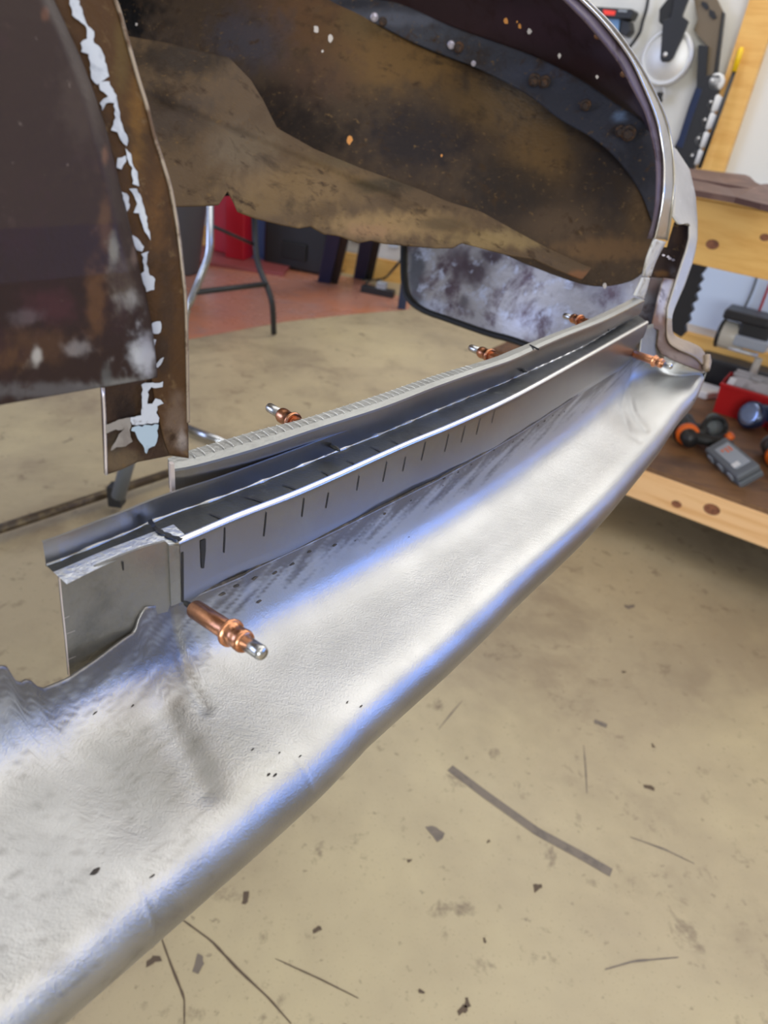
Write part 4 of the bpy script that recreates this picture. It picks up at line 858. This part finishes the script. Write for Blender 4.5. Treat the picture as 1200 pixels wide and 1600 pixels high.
# cordless tools
def tool(name, label, px, py, dirv, ln, mhandle=True):
    base_ = onz(px, py, zs+.012); v = unit(dirv); s_ = np.cross(ZUP, v)
    t = thing(name, label, 'power tool', base_)
    c = base_+ZUP*.036
    g = G(); g.lathe(c-v*ln*.5, c+v*ln*.5, [(0, .022), (.1, .032), (.45, .034), (.6, .026), (1, .022)], 20); obj('tool_body', g, M['black'], t, smooth=True)
    g = G(); g.lathe(c-v*ln*.52, c-v*ln*.38, [(0, .024), (.5, .0335), (1, .0335)], 20); obj('end_cap', g, M['casegrey'], t, smooth=True)
    g = G(); g.lathe(c+v*ln*.1, c+v*ln*.26, [(0, .0325), (.5, .034), (1, .031)], 20); obj('collar', g, M['orange'], t, smooth=True)
    g = G(); g.tube([c+v*ln*.2, c+v*ln*.3+s_*.05, c+v*ln*.25+s_*.10], .017, 12); obj('handle', g, M['rubber'], t, smooth=True)
    g = G(); g.box(c+v*ln*.25+s_*.11-ZUP*.012, (.06, .04, .045), (v, s_, ZUP)); obj('battery', g, M['black'], t, bevel=.008)
    return t
tool('cordless_drill', 'black and orange cordless drill lying on the lower shelf beside the tail panel edge', 1066, 690, BD*.4-BN*1.0, .15)
tool('cordless_sander', 'black cordless tool on the lower shelf at the right edge beyond the grey case', 1205, 725, BD*.3-BN*1.0, .15)
# ring shaped sanding head
c = onz(1103, 690, zs+.012); t = thing('angle_grinder', 'black angle grinder with round guard standing behind the grey case', 'power tool', c)
v = unit(BD*.75-BN*.35+ZUP*.55); c2 = c+ZUP*.05+BD*.008
g = G(); rows = []
u1 = unit(np.cross(v, ZUP)); u2 = np.cross(v, u1)
for a in np.linspace(0, 2*math.pi, 36, endpoint=False):
    rd = u1*math.cos(a)*.052+u2*math.sin(a)*.030; rn = unit(rd); rows.append([c2+rd+rn*.009*math.cos(b)+v*.011*math.sin(b) for b in np.linspace(0, 2*math.pi, 10, endpoint=False)])
rows.append(rows[0]); g.grid(rows, 0, True); obj('guard_ring', g, M['rubber'], t, smooth=True)
g = G(); g.lathe(c2-v*.003, c2+v*.003, [(0, .045), (1, .045)], 28); obj('disc', g, M['greyplastic'], t, smooth=True)
g = G(); g.lathe(c+ZUP*.035-BN*.03+BD*.0, c+ZUP*.03-BD*.09-BN*.06, [(0, .02), (.2, .028), (1, .024)], 16); obj('tool_body', g, M['black'], t, smooth=True)
g = G(); g.lathe(c+ZUP*.045+BD*.055-BN*.04, c+ZUP*.06+BD*.065-BN*.045, [(0, .013), (1, .012)], 16); obj('button', g, M['orange'], t, smooth=True)

# grey hinged case, its lid turned towards us
q = [onz(1101, 703, zs+.040), onz(1131, 678, zs+.085), onz(1184, 722, zs+.085), onz(1154, 750, zs+.040)]
cX = unit((q[3]-q[0])+(q[2]-q[1])); cY = (q[1]-q[0])+(q[2]-q[3]); cY = unit(cY-cX*cY.dot(cX)); cZ = np.cross(cX, cY)
if cZ[2] < 0: cZ = -cZ
ctr = sum(q)/4; LX = (np.linalg.norm(q[3]-q[0])+np.linalg.norm(q[2]-q[1]))/2; LY = (abs((q[1]-q[0]).dot(cY))+abs((q[2]-q[3]).dot(cY)))/2
t = thing('tool_case', 'grey plastic case with a clear lid window and orange lettering on the lower shelf', 'case', [ctr[0], ctr[1], zs+.012])
ax3 = (cX, cY, cZ)
g = G(); g.box(ctr-cZ*.034, (LX, LY, .020), ax3); obj('case_base', g, M['casegrey'], t, bevel=.004)
g = G(); g.box(ctr-cZ*.012, (LX*.98, LY*.97, .022), ax3); obj('lid', g, M['casegrey'], t, bevel=.006)
lidt = ctr-cZ*.0005
g = G(); g.box(lidt+cY*.004, (LX*.66, LY*.60, .002), ax3); wn = obj('lid_window', g, M['casewin'], t, bevel=.0008)
for dx, dy, nn2 in [(-.16, .17, 4), (-.16, .03, 4), (-.16, -.11, 2)]:
    for k in range(nn2):
        g = G(); g.box(lidt+cX*(LX*dx-.010+k*.0065)+cY*(LY*dy+.003)+cZ*.0014, (.0040, LY*.085, .0006), ax3); obj('letter', g, M['orange'], wn)
for k in (-.32, -.02, .28):
    g = G(); g.box(ctr-cZ*.022+cX*LX*k-cY*LY*.5, (.022, .006, .020), ax3); obj('latch', g, M['casewin'], t, bevel=.0015)
g = G(); g.box(lidt+cX*LX*.24-cY*LY*.12+cZ*.001, (.018, .02, .002), ax3); obj('price_sticker', g, M['white'], t)

# ------------------------------------------------------------------ things on the wall above the bench
cw = CW-.03
def wallpoly(g, pts, c=cw, th=.02, mi=0): g.prism([onc(x, y, c) for x, y in pts], BN*th, mi)
t = thing('caster_bracket', 'black steel bracket holding a large silver pulley wheel on the white wall', 'pulley', onc(1041, 130, cw))
cc0 = onc(1041, 89, cw-.03); rr = 37/FPX*2.6
g = G(); g.lathe(cc0+BN*.025, cc0, [(0, rr), (.8, rr), (1, rr*.97)], 48); g.lathe(cc0, cc0-BN*.004, [(0, rr*.97), (1, rr*.94)], 48, cap=False); g.lathe(cc0-BN*.004, cc0+BN*.001, [(0, rr*.86), (1, rr*.82)], 48, cap=False)
rows = [[cc0-BN*.004+(BD*math.cos(a)+ZUP*math.sin(a))*r_ for a in np.linspace(0, 2*math.pi, 48, endpoint=False)] for r_ in (rr*.94, rr*.86)]; g.grid(rows, 0, True)
obj('pulley_wheel', g, M['alu'], t, smooth=True)
g = G(); wallpoly(g, [(1054, -6), (1078, -6), (1066, 25), (1076, 33), (1067, 57), (1052, 90), (1046, 96), (1034, 97), (1031, 92), (1034, 50), (1035, 32), (1047, 27)], cw-.052, .012); obj('bracket_arm', g, M['black'], t, bevel=.003)
g = G(); wallpoly(g, [(1030, 14), (1046, -6), (1056, -6), (1048, 27), (1036, 40), (1029, 34)], cw-.038, .02); obj('lever', g, M['rubber'], t, bevel=.003)
g = G(); s0 = onc(1039, 85, cw-.056); g.lathe(s0, s0+BN*.006, [(0, .006), (1, .008)], 16); obj('screw', g, M['alu'], t, smooth=True)
t = thing('roller_rack', 'black steel rack with white rollers hanging on the wall beside the pulley', 'rack', onc(1080, 272, cw))
g = G(); wallpoly(g, [(1083, -6), (1118, -6), (1129, 17), (1122, 70), (1115, 120), (1102, 126), (1105, 72), (1084, 47), (1090, 30)], cw-.01, .02); obj('upper_plate', g, M['taupe'], t, bevel=.002)
g = G(); wallpoly(g, [(1091, 70), (1106, 72), (1102, 130), (1088, 138)], cw-.025, .03); wallpoly(g, [(1096, 2), (1104, 4), (1108, 12), (1104, 16), (1096, 8)], cw-.014, .004); wallpoly(g, [(1108, 14), (1116, 18), (1120, 28), (1114, 30), (1108, 24)], cw-.014, .004); wallpoly(g, [(1129, 17), (1131, 20), (1119, 118), (1115, 120)], cw-.02, .03); obj('channel', g, M['black'], t)
g = G(); wallpoly(g, [(1104, 118), (1124, 116), (1129, 124), (1123, 134), (1123, 142), (1119, 150), (1084, 262), (1078, 272), (1052, 232), (1060, 216), (1076, 165), (1087, 136)], cw-.03, .02); obj('lower_plate', g, M['black'], t, bevel=.002)
g = G(); wallpoly(g, [(1088, 136), (1097, 140), (1078, 195), (1066, 232), (1055, 226), (1060, 216)], cw-.034, .004); obj('side_bar', g, M['navy'], t, bevel=.001)
for px, py in [(1120, 128), (1117, 161), (1108, 189), (1098, 218), (1088, 245)]:
    c = onc(px-2, py, cw-.036); g = G(); g.lathe(c+BN*.022, c+BN*.006, [(0, .026), (.2, .027), (.8, .027), (1, .022)], 24); ro_ = obj('roller', g, M['white'], t, smooth=True)
    g = G(); c = onc(px-7, py-2, cw-.036); g.lathe(c, c+BN*.01, [(0, .004), (1, .006)], 10); obj('roller_bolt', g, M['alu'], ro_, smooth=True)
t = thing('broom_handle', 'black rod with a yellow cap leaning against the pine stud', 'rod', onc(1085, 285, CW-.06))
g = G(); rod(g, [*onc(1084, 290, CW-.09)[:2], zt+.02], onc(1148, 110, CW-.06), .0065); obj('shaft', g, M['black'], t, smooth=True)
g = G(); g.lathe(onc(1147, 112, CW-.06), onc(1159, 74, CW-.058), [(0, .0085), (.85, .0095), (1, .006)], 14); obj('cap', g, M['yellow'], t, smooth=True)
g = G(); g.tube([onc(x, y, cw) for x, y in [(1014, -10), (1010, 14), (1004, 34), (999, 52), (985, 72), (970, 86)]], .0055, 8); tag(obj('black_cable', g, M['black'], smooth=True), 'black cord hanging on the wall left of the pulley bracket', 'cord')
t = thing('battery_charger', 'black charger with red display mounted on the wall at the top', 'charger', onc(960, 50, cw))
g = G(); wallpoly(g, [(925, 10), (988, 14), (991, 18), (985, 30), (925, 27)], cw-.05, .06); obj('charger_body', g, M['black'], t, bevel=.003)
g = G(); wallpoly(g, [(942, 15), (962, 17), (960, 24), (944, 23)], cw-.052, .003); obj('display', g, mat('red_display', (.35, .02, .01), .4, emit=((1, .05, .02), .6)), t)
g = G(); wallpoly(g, [(966, 15), (980, 16), (979, 19), (966, 18)], cw-.052, .003); obj('badge', g, M['casewin'], t)
g = G(); wallpoly(g, [(945, 28), (968, 29), (966, 50), (950, 48)], cw-.03, .03); obj('screen', g, mat('pale_blue_plastic', srgb(120, 160, 205), .3), t)
g = G(); wallpoly(g, [(970, 29), (984, 33), (986, 48), (978, 58), (968, 52)], cw-.035, .05); obj('battery', g, M['black'], t, bevel=.004)
g = G(); c = onc(1026, 146, cw-.01); 
rows = [[c+(BD*math.cos(a)+ZUP*math.sin(a))*(.026+.004*math.cos(b))+BN*.004*math.sin(b) for b in np.linspace(0, 6.283, 8, endpoint=False)] for a in np.linspace(0, 2*math.pi, 33)]
g.grid(rows, 0, True); g.box(onc(1031, 152, cw-.01), (.02, .02, .03), (BD, BN, ZUP), 1); tag(obj('key_ring', g, [M['alu'], M['rubber']], smooth=True), 'small silver ring with a black tab below the pulley wheel', 'ring')
